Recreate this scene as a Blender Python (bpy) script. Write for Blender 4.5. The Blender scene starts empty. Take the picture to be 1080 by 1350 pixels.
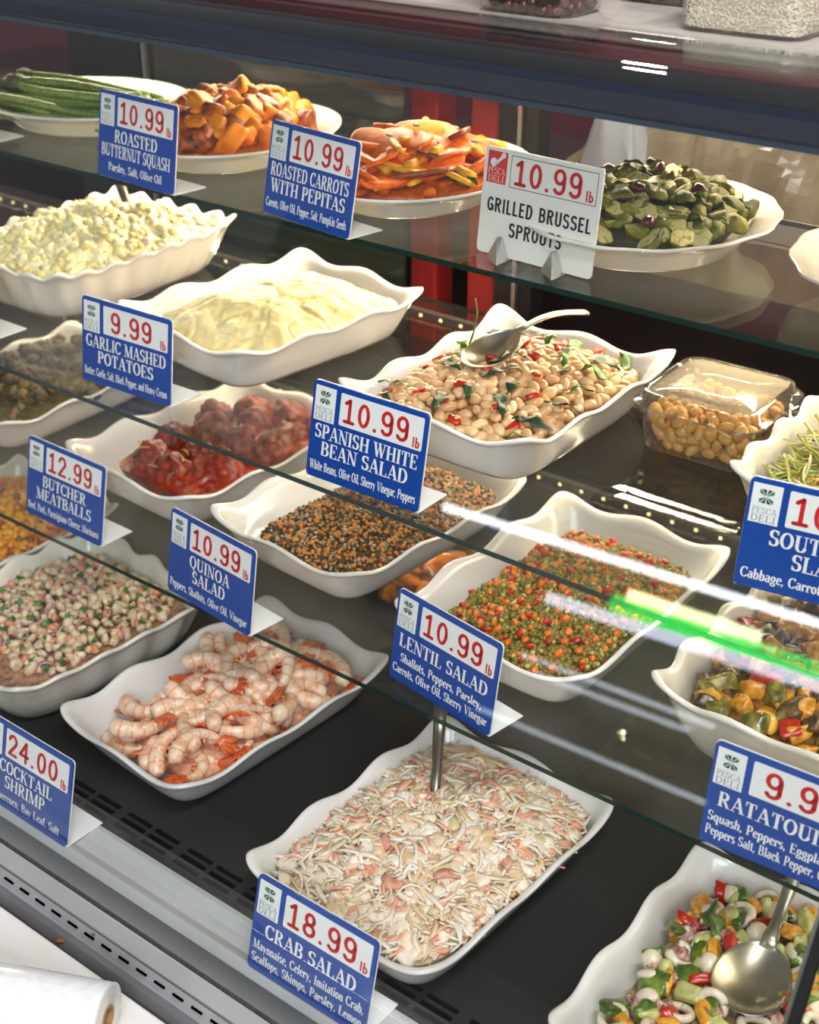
import bpy, math, random
import numpy as np
from mathutils import Matrix, Vector, noise as mnoise
SC = bpy.context.scene; COL = SC.collection; PI = math.pi

# ------------------------------------------------------------------ camera
cam = bpy.data.cameras.new('camera'); cam_o = bpy.data.objects.new('camera', cam); COL.objects.link(cam_o)
RR = ((0.788044, 0.615610, 0.003), (-0.294900, 0.373400, 0.8795), (-0.540600, 0.694000, -0.4755))
yaw, pit, rol = 0.662, 0.4955, 0.0034
fw = Vector((-math.sin(yaw)*math.cos(pit), math.cos(yaw)*math.cos(pit), -math.sin(pit)))
rt0 = Vector((math.cos(yaw), math.sin(yaw), 0)); up0 = rt0.cross(fw)
rt = math.cos(rol)*rt0 + math.sin(rol)*up0; up = -math.sin(rol)*rt0 + math.cos(rol)*up0
cam_o.matrix_world = Matrix(((rt.x, up.x, -fw.x, 0), (rt.y, up.y, -fw.y, 0), (rt.z, up.z, -fw.z, 1.65), (0, 0, 0, 1)))
cam.sensor_fit = 'VERTICAL'; cam.sensor_height = 36; cam.sensor_width = 28.8
cam.lens = 36*1843.66/1350; cam.clip_start = .02; cam.clip_end = 60
cam.dof.use_dof = True; cam.dof.focus_distance = 1.42; cam.dof.aperture_fstop = 6.0
SC.camera = cam_o

# ------------------------------------------------------------------ world, lights, exposure
SC.view_settings.view_transform = 'Standard'; SC.view_settings.look = 'None'
SC.view_settings.gamma = 1; SC.view_settings.use_curve_mapping = False
SC.view_settings.exposure = 0.46
wd = bpy.data.worlds.new('world'); SC.world = wd; wd.use_nodes = True
wd.node_tree.nodes['Background'].inputs[0].default_value = (.89, .91, 1, 1)
wd.node_tree.nodes['Background'].inputs[1].default_value = .2
def area(name, loc, size, size_y, power, color, look):
    l = bpy.data.lights.new(name, 'AREA'); l.shape = 'RECTANGLE'; l.size = size; l.size_y = size_y
    l.energy = power; l.color = color
    o = bpy.data.objects.new(name, l); COL.objects.link(o); o.location = loc
    o.rotation_euler = (Vector(look)-Vector(loc)).to_track_quat('-Z', 'Y').to_euler()
    return o
WARM = (1, .82, .56)
area('fill_light_over_case', (.35, .5, 3.2), 1.5, .05, 42, (1, .97, .92), (-.7, .95, 1.0))  # added fill from above, brightens the ledge and its tubs
_p = bpy.data.lights.new('fill_light_behind_case', 'POINT'); _p.energy = 40; _p.color = (1, .93, .85); _p.shadow_soft_size = .05  # added fill for the back wall, paper and red posts
_po = bpy.data.objects.new('fill_light_behind_case', _p); COL.objects.link(_po); _po.location = (-1.6, 2.3, 2.9)
area('daylight_from_shop_front', (1.5, -2.4, 3.1), 2.6, 1.8, 105, (.90, .93, 1), (-.8, 1.0, .8))
area('canopy_lamp', (-.8, 1.19, 1.368), 3.0, .03, 72, WARM, (-.8, 1.16, .9))
area('rear_lamp_top_shelf', (-.8, 1.475, 1.36), 3.0, .006, 10, WARM, (-.8, 1.2, 1.1))
area('rear_lamp_middle_shelf', (-.8, 1.475, 1.172), 3.0, .006, 13, WARM, (-.8, 1.1, .9))
area('rear_lamp_lower_shelf', (-.8, 1.475, .962), 3.0, .006, 4.5, WARM, (-.8, 1.1, .7))
area('rear_lamp_deck', (-.8, 1.475, .772), 3.0, .006, .8, WARM, (-.8, 1.0, .55))
cy = SC.cycles
cy.max_bounces = 10; cy.transparent_max_bounces = 28; cy.diffuse_bounces = 3; cy.glossy_bounces = 4
cy.caustics_reflective = False; cy.caustics_refractive = False; cy.sample_clamp_indirect = 4

# ------------------------------------------------------------------ materials
def lin(c):
    return tuple(((x/255)/12.92 if x/255 <= .04045 else ((x/255+.055)/1.055)**2.4) for x in c) + (1,)
def M(name, cols, rough=.5, scale=40, bump=0, bscale=None, sss=0, coat=0, rnd=0, metal=0, detail=3, spec=.5, pos=None, stretch=None):
    if scale >= 20: scale *= 4
    bscale = bscale*2.5 if bscale else None
    m = bpy.data.materials.new(name); m.use_nodes = True; nt = m.node_tree; N = nt.nodes; L = nt.links
    b = N['Principled BSDF']; b.inputs['Roughness'].default_value = rough; b.inputs['Metallic'].default_value = metal
    b.inputs['Specular IOR Level'].default_value = spec
    if coat: b.inputs['Coat Weight'].default_value = coat; b.inputs['Coat Roughness'].default_value = .12
    if sss: b.inputs['Subsurface Weight'].default_value = sss; b.inputs['Subsurface Radius'].default_value = (.008, .004, .002); b.inputs['Subsurface Scale'].default_value = 1
    if isinstance(cols, tuple): cols = [cols]
    if len(cols) > 1 or bump or rnd:
        tc = N.new('ShaderNodeTexCoord'); oi = N.new('ShaderNodeObjectInfo')
        va = N.new('ShaderNodeVectorMath'); va.operation = 'MULTIPLY_ADD'
        L.new(oi.outputs['Random'], va.inputs[0]); va.inputs[1].default_value = (7.3, 11.9, 5.1)
        L.new(tc.outputs['Object'], va.inputs[2]); vec = va.outputs[0]
        if stretch:
            mp = N.new('ShaderNodeMapping'); mp.inputs['Scale'].default_value = stretch; L.new(vec, mp.inputs[0]); vec = mp.outputs[0]
        nz = N.new('ShaderNodeTexNoise'); nz.inputs['Scale'].default_value = scale; nz.inputs['Detail'].default_value = detail
        L.new(vec, nz.inputs['Vector'])
    if len(cols) > 1:
        cr = N.new('ShaderNodeValToRGB'); e = cr.color_ramp.elements
        ps = pos or [.3+.4*i/(len(cols)-1) for i in range(len(cols))]
        e[0].position = ps[0]; e[0].color = lin(cols[0]); e[1].position = ps[-1]; e[1].color = lin(cols[-1])
        for i in range(1, len(cols)-1): x = e.new(ps[i]); x.color = lin(cols[i])
        L.new(nz.outputs['Fac'], cr.inputs[0]); out = cr.outputs[0]
    else:
        rgb = N.new('ShaderNodeRGB'); rgb.outputs[0].default_value = lin(cols[0]); out = rgb.outputs[0]
    if rnd:
        hs = N.new('ShaderNodeHueSaturation'); mr = N.new('ShaderNodeMapRange')
        L.new(oi.outputs['Random'], mr.inputs[0]); mr.inputs[3].default_value = 1-rnd; mr.inputs[4].default_value = 1+rnd
        L.new(mr.outputs[0], hs.inputs['Value']); L.new(out, hs.inputs['Color']); out = hs.outputs[0]
    L.new(out, b.inputs['Base Color'])
    if bump:
        n2 = N.new('ShaderNodeTexNoise'); n2.inputs['Scale'].default_value = bscale or scale*2; n2.inputs['Detail'].default_value = 4; L.new(vec, n2.inputs['Vector'])
        bp = N.new('ShaderNodeBump'); bp.inputs['Strength'].default_value = bump; bp.inputs['Distance'].default_value = .0016
        L.new(n2.outputs['Fac'], bp.inputs['Height']); L.new(bp.outputs[0], b.inputs['Normal'])
    return m
def glass(name, tint, haze=0, hazecol=(200, 205, 205), base=.045, rough=0.0):
    m = bpy.data.materials.new(name); m.use_nodes = True; nt = m.node_tree; N = nt.nodes; L = nt.links
    for n in list(N): N.remove(n)
    o = N.new('ShaderNodeOutputMaterial'); t = N.new('ShaderNodeBsdfTransparent'); t.inputs[0].default_value = tint+(1,)
    g = N.new('ShaderNodeBsdfGlossy'); g.inputs['Roughness'].default_value = rough
    lw = N.new('ShaderNodeLayerWeight'); lw.inputs[0].default_value = .5
    p = N.new('ShaderNodeMath'); p.operation = 'POWER'; p.inputs[1].default_value = 5; L.new(lw.outputs['Facing'], p.inputs[0])
    q = N.new('ShaderNodeMath'); q.operation = 'MULTIPLY_ADD'; q.inputs[1].default_value = 1-base; q.inputs[2].default_value = base; L.new(p.outputs[0], q.inputs[0])
    mx = N.new('ShaderNodeMixShader'); L.new(q.outputs[0], mx.inputs[0]); L.new(t.outputs[0], mx.inputs[1]); L.new(g.outputs[0], mx.inputs[2]); out = mx.outputs[0]
    if haze:  # diffuse veil: painted reflection haze on the shelves, mist on the tub lid
        d = N.new('ShaderNodeBsdfDiffuse'); d.inputs[0].default_value = lin(hazecol)
        m2 = N.new('ShaderNodeMixShader'); m2.inputs[0].default_value = haze; L.new(out, m2.inputs[1]); L.new(d.outputs[0], m2.inputs[2]); out = m2.outputs[0]
    L.new(out, o.inputs[0]); return m
def emit(name, col, s):
    m = bpy.data.materials.new(name); m.use_nodes = True; b = m.node_tree.nodes['Principled BSDF']
    b.inputs['Base Color'].default_value = lin(col); b.inputs['Emission Color'].default_value = lin(col); b.inputs['Emission Strength'].default_value = s
    return m
PORC = M('white_porcelain', (236, 232, 228), .16, coat=.5)
CREAM = M('cream_porcelain', (238, 231, 218), .18, coat=.5)
BLUE = M('sign_blue', (14, 68, 156), .25); SWHITE = M('sign_white', (240, 240, 238), .35); OWHITE = M('sign_offwhite', (240, 238, 228), .4)
RED = M('price_red', (205, 24, 28), .4); LRED = M('logo_red', (222, 50, 38), .4); BLACK = M('ink_black', (18, 18, 20), .4)
GREY = M('ink_grey', (120, 128, 132), .5); LGREEN = M('logo_green', (60, 120, 78), .5); LDARK = M('logo_dark', (22, 40, 40), .5)
STEEL = M('brushed_steel', (205, 203, 198), .28, metal=1, rnd=0)
DSTEEL = M('dark_steel', (120, 118, 112), .3, metal=1)
NAVY = M('navy_gloss', (16, 27, 52), .3)
DECK = M('dark_deck_metal', [(38, 38, 39), (46, 45, 44)], .55, 6, spec=.15)
VENT = M('vent_black', (5, 5, 5), .9, spec=0)
RAIL = M('rail_grey', [(146, 147, 148), (160, 161, 161)], .4, 8)
RAILD = M('rail_dark_grey', [(92, 92, 94), (108, 108, 110)], .45, 12)
SEAL = M('dark_seal', [(40, 40, 36), (66, 66, 60)], .5, 60)
GLASS = glass('clear_glass', (.975, .985, .98), 0)
SHELFG = glass('shelf_glass', (.94, .96, .95), .005, (190, 192, 184), .045)  # small diffuse share paints in the milky reflection over the shelf
EDGEG = M('green_glass_edge', (14, 44, 38), .15)
PLAST = glass('clear_plastic', (.97, .97, .96), .015, (230, 226, 215), .05, .05)
LIDP = glass('misted_plastic', (.95, .95, .93), .2, (226, 214, 190), .06, .12)

# ------------------------------------------------------------------ mesh helpers
def mesh(name, V, F, mats, smooth=True, mi=None):
    me = bpy.data.meshes.new(name); me.from_pydata([tuple(v) for v in V], [], [tuple(f) for f in F])
    for m in (mats if isinstance(mats, (list, tuple)) else [mats]): me.materials.append(m)
    if smooth: me.polygons.foreach_set('use_smooth', [True]*len(me.polygons))
    if mi is not None: me.polygons.foreach_set('material_index', list(mi))
    me.update(); return me
def put(name, me, parent=None, loc=(0, 0, 0), rot=(0, 0, 0), sc=None, label=None, cat=None, group=None, kind=None):
    o = bpy.data.objects.new(name, me); COL.objects.link(o); o.location = loc; o.rotation_euler = rot
    if sc is not None: o.scale = (sc, sc, sc) if not hasattr(sc, '__len__') else sc
    if parent: o.parent = parent
    tag(o, label, cat, group, kind); return o
def tag(o, label=None, cat=None, group=None, kind=None):
    if label: o['label'] = label
    if cat: o['category'] = cat
    if group: o['group'] = group
    if kind: o['kind'] = kind
def thing(name, label, cat, loc=(0, 0, 0), rot=(0, 0, 0), group=None):
    return put(name, None, None, loc, rot, None, label, cat, group)
class MB:
    def __init__(s): s.V = []; s.F = []; s.I = []
    def add(s, V, F, mi=0):
        n = len(s.V); s.V += [tuple(v) for v in V]; s.F += [tuple(i+n for i in f) for f in F]; s.I += [mi]*len(F)
    def box(s, x0, x1, y0, y1, z0, z1, mi=0):
        s.add([(x0,y0,z0),(x1,y0,z0),(x1,y1,z0),(x0,y1,z0),(x0,y0,z1),(x1,y0,z1),(x1,y1,z1),(x0,y1,z1)],
              [(0,3,2,1),(4,5,6,7),(0,1,5,4),(1,2,6,5),(2,3,7,6),(3,0,4,7)], mi)
    def me(s, name, mats, smooth=False): return mesh(name, s.V, s.F, mats, smooth, s.I)
def box(name, x0, x1, y0, y1, z0, z1, m, parent=None, **k):
    b = MB(); b.box(x0, x1, y0, y1, z0, z1); return put(name, b.me(name, m), parent, **k)
def bevel(o, w=.002, seg=2):
    md = o.modifiers.new('bevel', 'BEVEL'); md.width = w; md.segments = seg; md.limit_method = 'ANGLE'; return o
def tube_geo(P, R, seg=10, flat=1.0, close=True):
    P = [Vector(p) for p in P]; V = []; F = []; ref = None
    for i, p in enumerate(P):
        t = (P[min(i+1, len(P)-1)]-P[max(i-1, 0)]).normalized()
        if ref is None:
            ref = Vector((0, 0, 1)) if abs(t.z) < .9 else Vector((1, 0, 0))
        n = (ref - t*ref.dot(t)).normalized(); ref = n; b = t.cross(n)
        r = R[i] if hasattr(R, '__len__') else R
        for k in range(seg):
            a = 2*PI*k/seg; V.append(p + b*(math.cos(a)*r) + n*(math.sin(a)*r*flat))
    for i in range(len(P)-1):
        for k in range(seg):
            F.append((i*seg+k, i*seg+(k+1) % seg, (i+1)*seg+(k+1) % seg, (i+1)*seg+k))
    if close: F.append(tuple(range(seg-1, -1, -1))); F.append(tuple((len(P)-1)*seg+k for k in range(seg)))
    return V, F
def prof(name, pts, x0, x1, m, parent=None, nx=1, closed=True, smooth=False, **k):
    # extrude a (Y,Z) outline along X
    n = len(pts); V = []; F = []
    for i in range(nx+1):
        x = x0+(x1-x0)*i/nx; V += [(x, y, z) for y, z in pts]
    for i in range(nx):
        for j in range(n if closed else n-1):
            a = i*n+j; b = i*n+(j+1) % n; F.append((a, a+n, b+n, b))
    if closed:
        B = len(V); V += V[:n]+V[nx*n:nx*n+n]; F.append(tuple(B+j for j in range(n))); F.append(tuple(B+n+j for j in range(n-1, -1, -1)))
    me = mesh(name, V, F, m, smooth)
    if smooth and closed:
        for i in (-1, -2): me.polygons[len(me.polygons)+i].use_smooth = False
    return put(name, me, parent, **k)
_ico = {}
def ico(sub):
    if sub not in _ico:
        import bmesh
        b = bmesh.new(); bmesh.ops.create_icosphere(b, subdivisions=sub, radius=1)
        b.verts.ensure_lookup_table()
        _ico[sub] = (np.array([v.co[:] for v in b.verts]), [tuple(v.index for v in f.verts) for f in b.faces]); b.free()
    return _ico[sub]
def nz3(v, s, seed): return mnoise.noise(Vector((v[0]*s+seed*13.7, v[1]*s-seed*7.1, v[2]*s+seed*3.3)))
def blob_geo(seed, dims, p=2.0, rough=.15, ns=1.6, sub=3, bend=0, warp=0, fine=0):
    V, F = ico(sub); out = []; rw = random.Random(seed*31+7); cw = [[rw.uniform(-warp, warp) for _ in range(3)] for _ in range(8)]
    for v in V:
        q = v/ (np.sum(np.abs(v)**p)**(1/p)); q = q*(1+rough*nz3(v, ns, seed))
        if fine: q = q*(1+fine*nz3(v, ns*4.5, seed+2))
        if warp:
            d = [0, 0, 0]
            for c in range(8):
                wt = 1
                for a in range(3): wt *= (1+(1 if c >> a & 1 else -1)*q[a])/2
                for a in range(3): d[a] += wt*cw[c][a]
            q = q+np.array(d)
        x, y, z = q[0]*dims[0], q[1]*dims[1], q[2]*dims[2]
        if bend: y += bend*(x*x)/dims[0]
        out.append((x, y, z))
    return out, F
def blob(name, seed, dims, m, **k): V, F = blob_geo(seed, dims, **k); return mesh(name, V, F, m)

# ------------------------------------------------------------------ lettering
def arc(cx, cy, rx, ry, a0, a1, n=14):
    return [(cx+rx*math.cos(math.radians(a0+(a1-a0)*i/n)), cy+ry*math.sin(math.radians(a0+(a1-a0)*i/n))) for i in range(n+1)]
def ribbon(P, T, t):
    V = []; F = []
    for i, p in enumerate(P):
        a = P[max(i-1, 0)]; b = P[min(i+1, len(P)-1)]; dx, dy = b[0]-a[0], b[1]-a[1]; l = math.hypot(dx, dy) or 1
        dx /= l; dy /= l; w = (t+(T-t)*abs(dy)**1.3)/2
        V += [(p[0]-dy*w, p[1]+dx*w), (p[0]+dy*w, p[1]-dx*w)]
    for i in range(len(P)-1): F.append((2*i, 2*i+1, 2*i+3, 2*i+2))
    return V, F
# strokes: l x0 y0 x1 y1 k (k=T thick or t thin), a cx cy rx ry a0 a1, s x y, h x0 x1 y, d x y
SER = {
'A': (.78, 'l .1 0 .38 1 t|l .38 1 .68 0 T|h .22 .56 .32|s .1 0|s .68 0'),
'B': (.7, 'l .16 0 .16 1 T|a .34 .75 .2 .215 -90 90|a .36 .27 .24 .24 -90 90|h .06 .36 .97|h .1 .36 .52|h .06 .36 .03'),
'C': (.72, 'a .4 .5 .31 .47 40 325|l .64 .72 .64 1 t'),
'D': (.78, 'l .16 0 .16 1 T|a .34 .5 .33 .47 -90 90|h .06 .36 .97|h .06 .36 .03'),
'E': (.66, 'l .16 0 .16 1 T|h .06 .58 .97|h .1 .42 .5|h .06 .6 .03|l .57 .76 .57 1 t|l .59 0 .59 .24 t|l .42 .38 .42 .62 t'),
'G': (.78, 'a .4 .5 .31 .47 45 300|l .63 .05 .63 .42 T|s .63 .4|l .64 .74 .64 1 t'),
'H': (.84, 'l .17 0 .17 1 T|l .67 0 .67 1 T|h .17 .67 .5|s .17 0|s .17 .95|s .67 0|s .67 .95'),
'I': (.36, 'l .18 0 .18 1 T|s .18 0|s .18 .95'),
'K': (.8, 'l .17 0 .17 1 T|l .22 .42 .62 1 t|l .34 .58 .68 0 T|s .17 0|s .17 .95|s .62 .95|s .68 0'),
'L': (.66, 'l .17 0 .17 1 T|s .17 .95|h .04 .6 .03|l .59 0 .59 .28 t'),
'M': (1.0, 'l .14 0 .14 1 t|l .17 1 .48 .02 T|l .48 .02 .8 1 t|l .83 0 .83 1 T|s .12 0|s .83 0|s .1 .95|s .87 .95'),
'N': (.82, 'l .14 0 .14 1 t|l .14 1 .66 0 T|l .68 0 .68 1 t|s .14 0|s .08 .95|s .68 .95'),
'O': (.8, 'a .4 .5 .3 .47 0 360'),
'P': (.66, 'l .17 0 .17 1 T|a .34 .72 .22 .25 -90 90|h .05 .36 .97|h .17 .36 .47|s .17 0'),
'Q': (.8, 'a .4 .5 .3 .47 0 360|l .36 .08 .66 -.2 T'),
'R': (.76, 'l .17 0 .17 1 T|a .34 .74 .21 .23 -90 90|h .05 .36 .97|h .17 .36 .51|l .36 .5 .64 0 T|s .17 0|s .68 0'),
'S': (.6, 'a .3 .745 .2 .225 35 270|a .3 .27 .21 .24 90 -150|l .5 .72 .5 .98 t|l .09 .02 .09 .28 t'),
'T': (.7, 'l .35 0 .35 1 T|h .05 .65 .97|l .06 .72 .06 1 t|l .64 .72 .64 1 t|s .35 0'),
'U': (.8, 'l .17 .3 .17 1 T|a .4 .3 .23 .27 180 360|l .63 .3 .63 1 t|s .17 .95|s .63 .95'),
'V': (.78, 'l .1 1 .4 0 T|l .4 0 .68 1 t|s .1 .95|s .68 .95'),
'W': (1.06, 'l .1 1 .34 0 T|l .34 0 .52 .9 t|l .48 1 .74 0 T|l .74 0 .94 1 t|s .1 .95|s .5 .95|s .94 .95'),
'Y': (.74, 'l .1 1 .37 .45 T|l .37 .45 .64 1 t|l .37 0 .37 .46 T|s .1 .95|s .64 .95|s .37 0'),
'a': (.52, 'a .26 .48 .15 .16 150 0|l .4 0 .4 .5 T|a .24 .2 .15 .18 60 340|h .36 .5 .03'),
'b': (.56, 'l .13 0 .13 1 T|a .3 .33 .17 .31 -120 120'),
'c': (.48, 'a .28 .33 .18 .31 50 310|d .4 .5'),
'd': (.56, 'l .43 0 .43 1 T|a .26 .33 .17 .31 60 300'),
'e': (.48, 'a .27 .33 .18 .31 10 315|h .12 .44 .38'),
'f': (.38, 'l .17 0 .17 .8 T|a .28 .8 .11 .17 180 30|h .04 .34 .63|s .17 0'),
'g': (.52, 'a .25 .42 .16 .23 0 360|a .26 -.08 .18 .16 0 360|h .3 .5 .62'),
'h': (.58, 'l .13 0 .13 1 T|a .3 .42 .15 .22 180 0|l .45 0 .45 .44 T|s .13 0|s .45 0'),
'i': (.3, 'l .15 0 .15 .64 T|d .15 .86|s .15 0|h .04 .16 .62'),
'k': (.58, 'l .13 0 .13 1 T|l .18 .28 .42 .64 t|l .25 .38 .48 0 T|s .13 0|s .48 0'),
'l': (.3, 'l .15 0 .15 1 T|s .15 0|h .04 .16 .97'),
'm': (.86, 'l .13 0 .13 .64 T|a .28 .42 .15 .22 180 0|l .43 0 .43 .44 T|a .58 .42 .15 .22 180 0|l .73 0 .73 .44 T|s .13 0|s .43 0|s .73 0'),
'n': (.58, 'l .13 0 .13 .64 T|a .3 .42 .15 .22 180 0|l .45 0 .45 .44 T|s .13 0|s .45 0|h .03 .14 .62'),
'o': (.52, 'a .26 .33 .18 .31 0 360'),
'p': (.56, 'l .13 -.28 .13 .64 T|a .3 .33 .17 .31 -120 120|s .13 -.3'),
'q': (.56, 'l .43 -.28 .43 .64 T|a .26 .33 .17 .31 60 300|s .43 -.3'),
'r': (.44, 'l .13 0 .13 .64 T|a .3 .4 .16 .22 150 50|d .38 .54|s .13 0'),
's': (.42, 'a .21 .48 .13 .15 30 270|a .21 .18 .14 .16 90 -150'),
't': (.34, 'l .15 .1 .15 .86 T|a .25 .14 .1 .12 180 320|h .03 .3 .62'),
'u': (.58, 'l .13 .2 .13 .64 T|a .28 .22 .15 .2 180 360|l .45 0 .45 .64 T|h .44 .54 .03'),
'v': (.52, 'l .08 .64 .27 0 T|l .27 0 .44 .64 t'), 'x': (.52, 'l .08 .64 .42 0 T|l .08 0 .42 .64 t'),
'y': (.52, 'l .08 .64 .28 0 T|l .16 -.28 .44 .64 t'), 'z': (.46, 'h .06 .4 .61|h .06 .42 .03|l .08 0 .38 .64 T'),
',': (.24, 'd .12 .05|l .14 .05 .06 -.16 t'), '.': (.24, 'd .12 .06'), ' ': (.34, '')}
SANS = {'G': (.6, 'a .3 .5 .2 .43 35 345|l .5 .06 .5 .48 T|h .3 .5 .46'), 'R': (.62, 'l .13 0 .13 1 T|a .3 .74 .18 .19 -90 90|h .13 .32 .93|h .13 .32 .55|l .32 .5 .5 0 T'),
'I': (.3, 'l .15 0 .15 1 T'), 'L': (.5, 'l .13 0 .13 1 T|h .1 .46 .07'), 'E': (.54, 'l .13 0 .13 1 T|h .1 .48 .93|h .1 .44 .52|h .1 .48 .07'),
'D': (.62, 'l .13 0 .13 1 T|a .28 .5 .22 .43 -90 90|h .1 .3 .93|h .1 .3 .07'), 'B': (.62, 'l .13 0 .13 1 T|a .3 .73 .17 .2 -90 90|a .3 .29 .2 .22 -90 90|h .1 .3 .93|h .1 .3 .52|h .1 .3 .07'),
'U': (.62, 'l .13 .28 .13 1 T|a .31 .28 .18 .22 180 360|l .49 .28 .49 1 T'), 'S': (.58, 'a .29 .73 .18 .2 20 270|a .29 .29 .19 .23 90 -160'),
'P': (.6, 'l .13 0 .13 1 T|a .3 .72 .19 .21 -90 90|h .1 .3 .93|h .1 .3 .51'), 'O': (.64, 'a .32 .5 .2 .43 0 360'), 'T': (.54, 'l .27 0 .27 1 T|h .02 .52 .93'),
'l': (.26, 'l .13 0 .13 1 T'), 'b': (.54, 'l .13 0 .13 1 T|a .29 .32 .16 .26 -130 130'), ' ': (.4, '')}
DIG = {'0': (.62, 'a .31 .5 .19 .42 0 360'), '1': (.62, 'l .33 .06 .33 .94|l .33 .94 .16 .8|l .14 .06 .52 .06'),
'2': (.62, 'a .31 .7 .19 .24 170 -20|l .47 .58 .12 .06|l .12 .06 .52 .06'), '4': (.62, 'l .42 .06 .42 .94|l .42 .94 .1 .34|l .1 .34 .54 .34'),
'9': (.62, 'a .31 .68 .19 .25 0 360|l .5 .68 .5 .3|a .31 .28 .19 .22 0 -150'), '8': (.62, 'a .31 .72 .16 .21 0 360|a .31 .29 .2 .22 0 360'), '.': (.32, 'd .16 .07')}
def glyph(G, ch, T, t, serif, out, ox, rnd=False, fx=1.0):
    w, d = G[ch]
    for s in (d.split('|') if d else []):
        k = s.split(); c = k[0]; v = []
        for q in k[1:]:
            v.append(q if q in 'Tt' else float(q))
        if c == 'l':
            x0, y0, x1, y1 = v[:4]
            if rnd: out.append(ribbon([(ox+x0, y0), (ox+x1, y1)], T, T)); [out.append(disc(ox+x, y, T/2)) for x, y in ((x0, y0), (x1, y1))]
            else:
                tw = (T if (len(v) < 5 or v[4] == 'T') else t)/2/fx**.5
                out.append(([(ox+x0-tw, y0), (ox+x0+tw, y0), (ox+x1+tw, y1), (ox+x1-tw, y1)], [(0, 1, 2, 3)]))
        elif c == 'a':
            P = [(ox+x, y) for x, y in arc(*v)]; out.append(ribbon(P, T, T if rnd else t))
            if rnd: [out.append(disc(p[0], p[1], T/2)) for p in (P[0], P[-1])]
        elif c == 's':
            if serif: b = serif; out.append(([(ox+v[0]-b, v[1]), (ox+v[0]+b, v[1]), (ox+v[0]+b, v[1]+.05), (ox+v[0]-b, v[1]+.05)], [(0, 1, 2, 3)]))
        elif c == 'h':
            out.append(([(ox+v[0], v[2]-t/2), (ox+v[1], v[2]-t/2), (ox+v[1], v[2]+t/2), (ox+v[0], v[2]+t/2)], [(0, 1, 2, 3)]))
        elif c == 'd': out.append(disc(ox+v[0], v[1], T*.55))
    return w
def disc(x, y, r, n=10): return [(x+r*math.cos(2*PI*i/n), y+r*math.sin(2*PI*i/n)) for i in range(n)], [tuple(range(n))]
def text_geo(txt, style, x0, x1, y, h, aspect=1.0, align='c', fill=False):
    # fits the text into x0..x1, never wider than natural width * aspect; returns 2D V,F
    G, T, t, sf = {'serif': (SER, .19, .07, .17), 'fine': (SER, .1, .05, .13), 'sans': (SANS, .17, .14, 0), 'digit': (DIG, .14, .14, 0)}[style]
    parts = []; ox = 0; gap = .03 if style == 'digit' else (.05 if style == 'sans' else .03)
    for ch in txt: ox += glyph(G, ch, T, t, sf, parts, ox, style == 'digit')+gap
    ox -= gap; nat = ox*h*aspect; W = x1-x0; s = h*aspect
    if nat > W or fill: s = W/ox
    w = ox*s; off = x0+(W-w)/2 if align == 'c' else (x0 if align == 'l' else x1-w)
    V = []; F = []
    for pv, pf in parts:
        n = len(V); V += [(off+a*s, y+b*h) for a, b in pv]; F += [tuple(i+n for i in f) for f in pf]
    return V, F
def rrect(x0, x1, y0, y1, r, n=5):
    P = []
    for cx, cy, a in ((x1-r, y1-r, 0), (x0+r, y1-r, 90), (x0+r, y0+r, 180), (x1-r, y0+r, 270)):
        for i in range(n+1): P.append((cx+r*math.cos(math.radians(a+90*i/n)), cy+r*math.sin(math.radians(a+90*i/n))))
    return P
SGW = .1462

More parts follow.
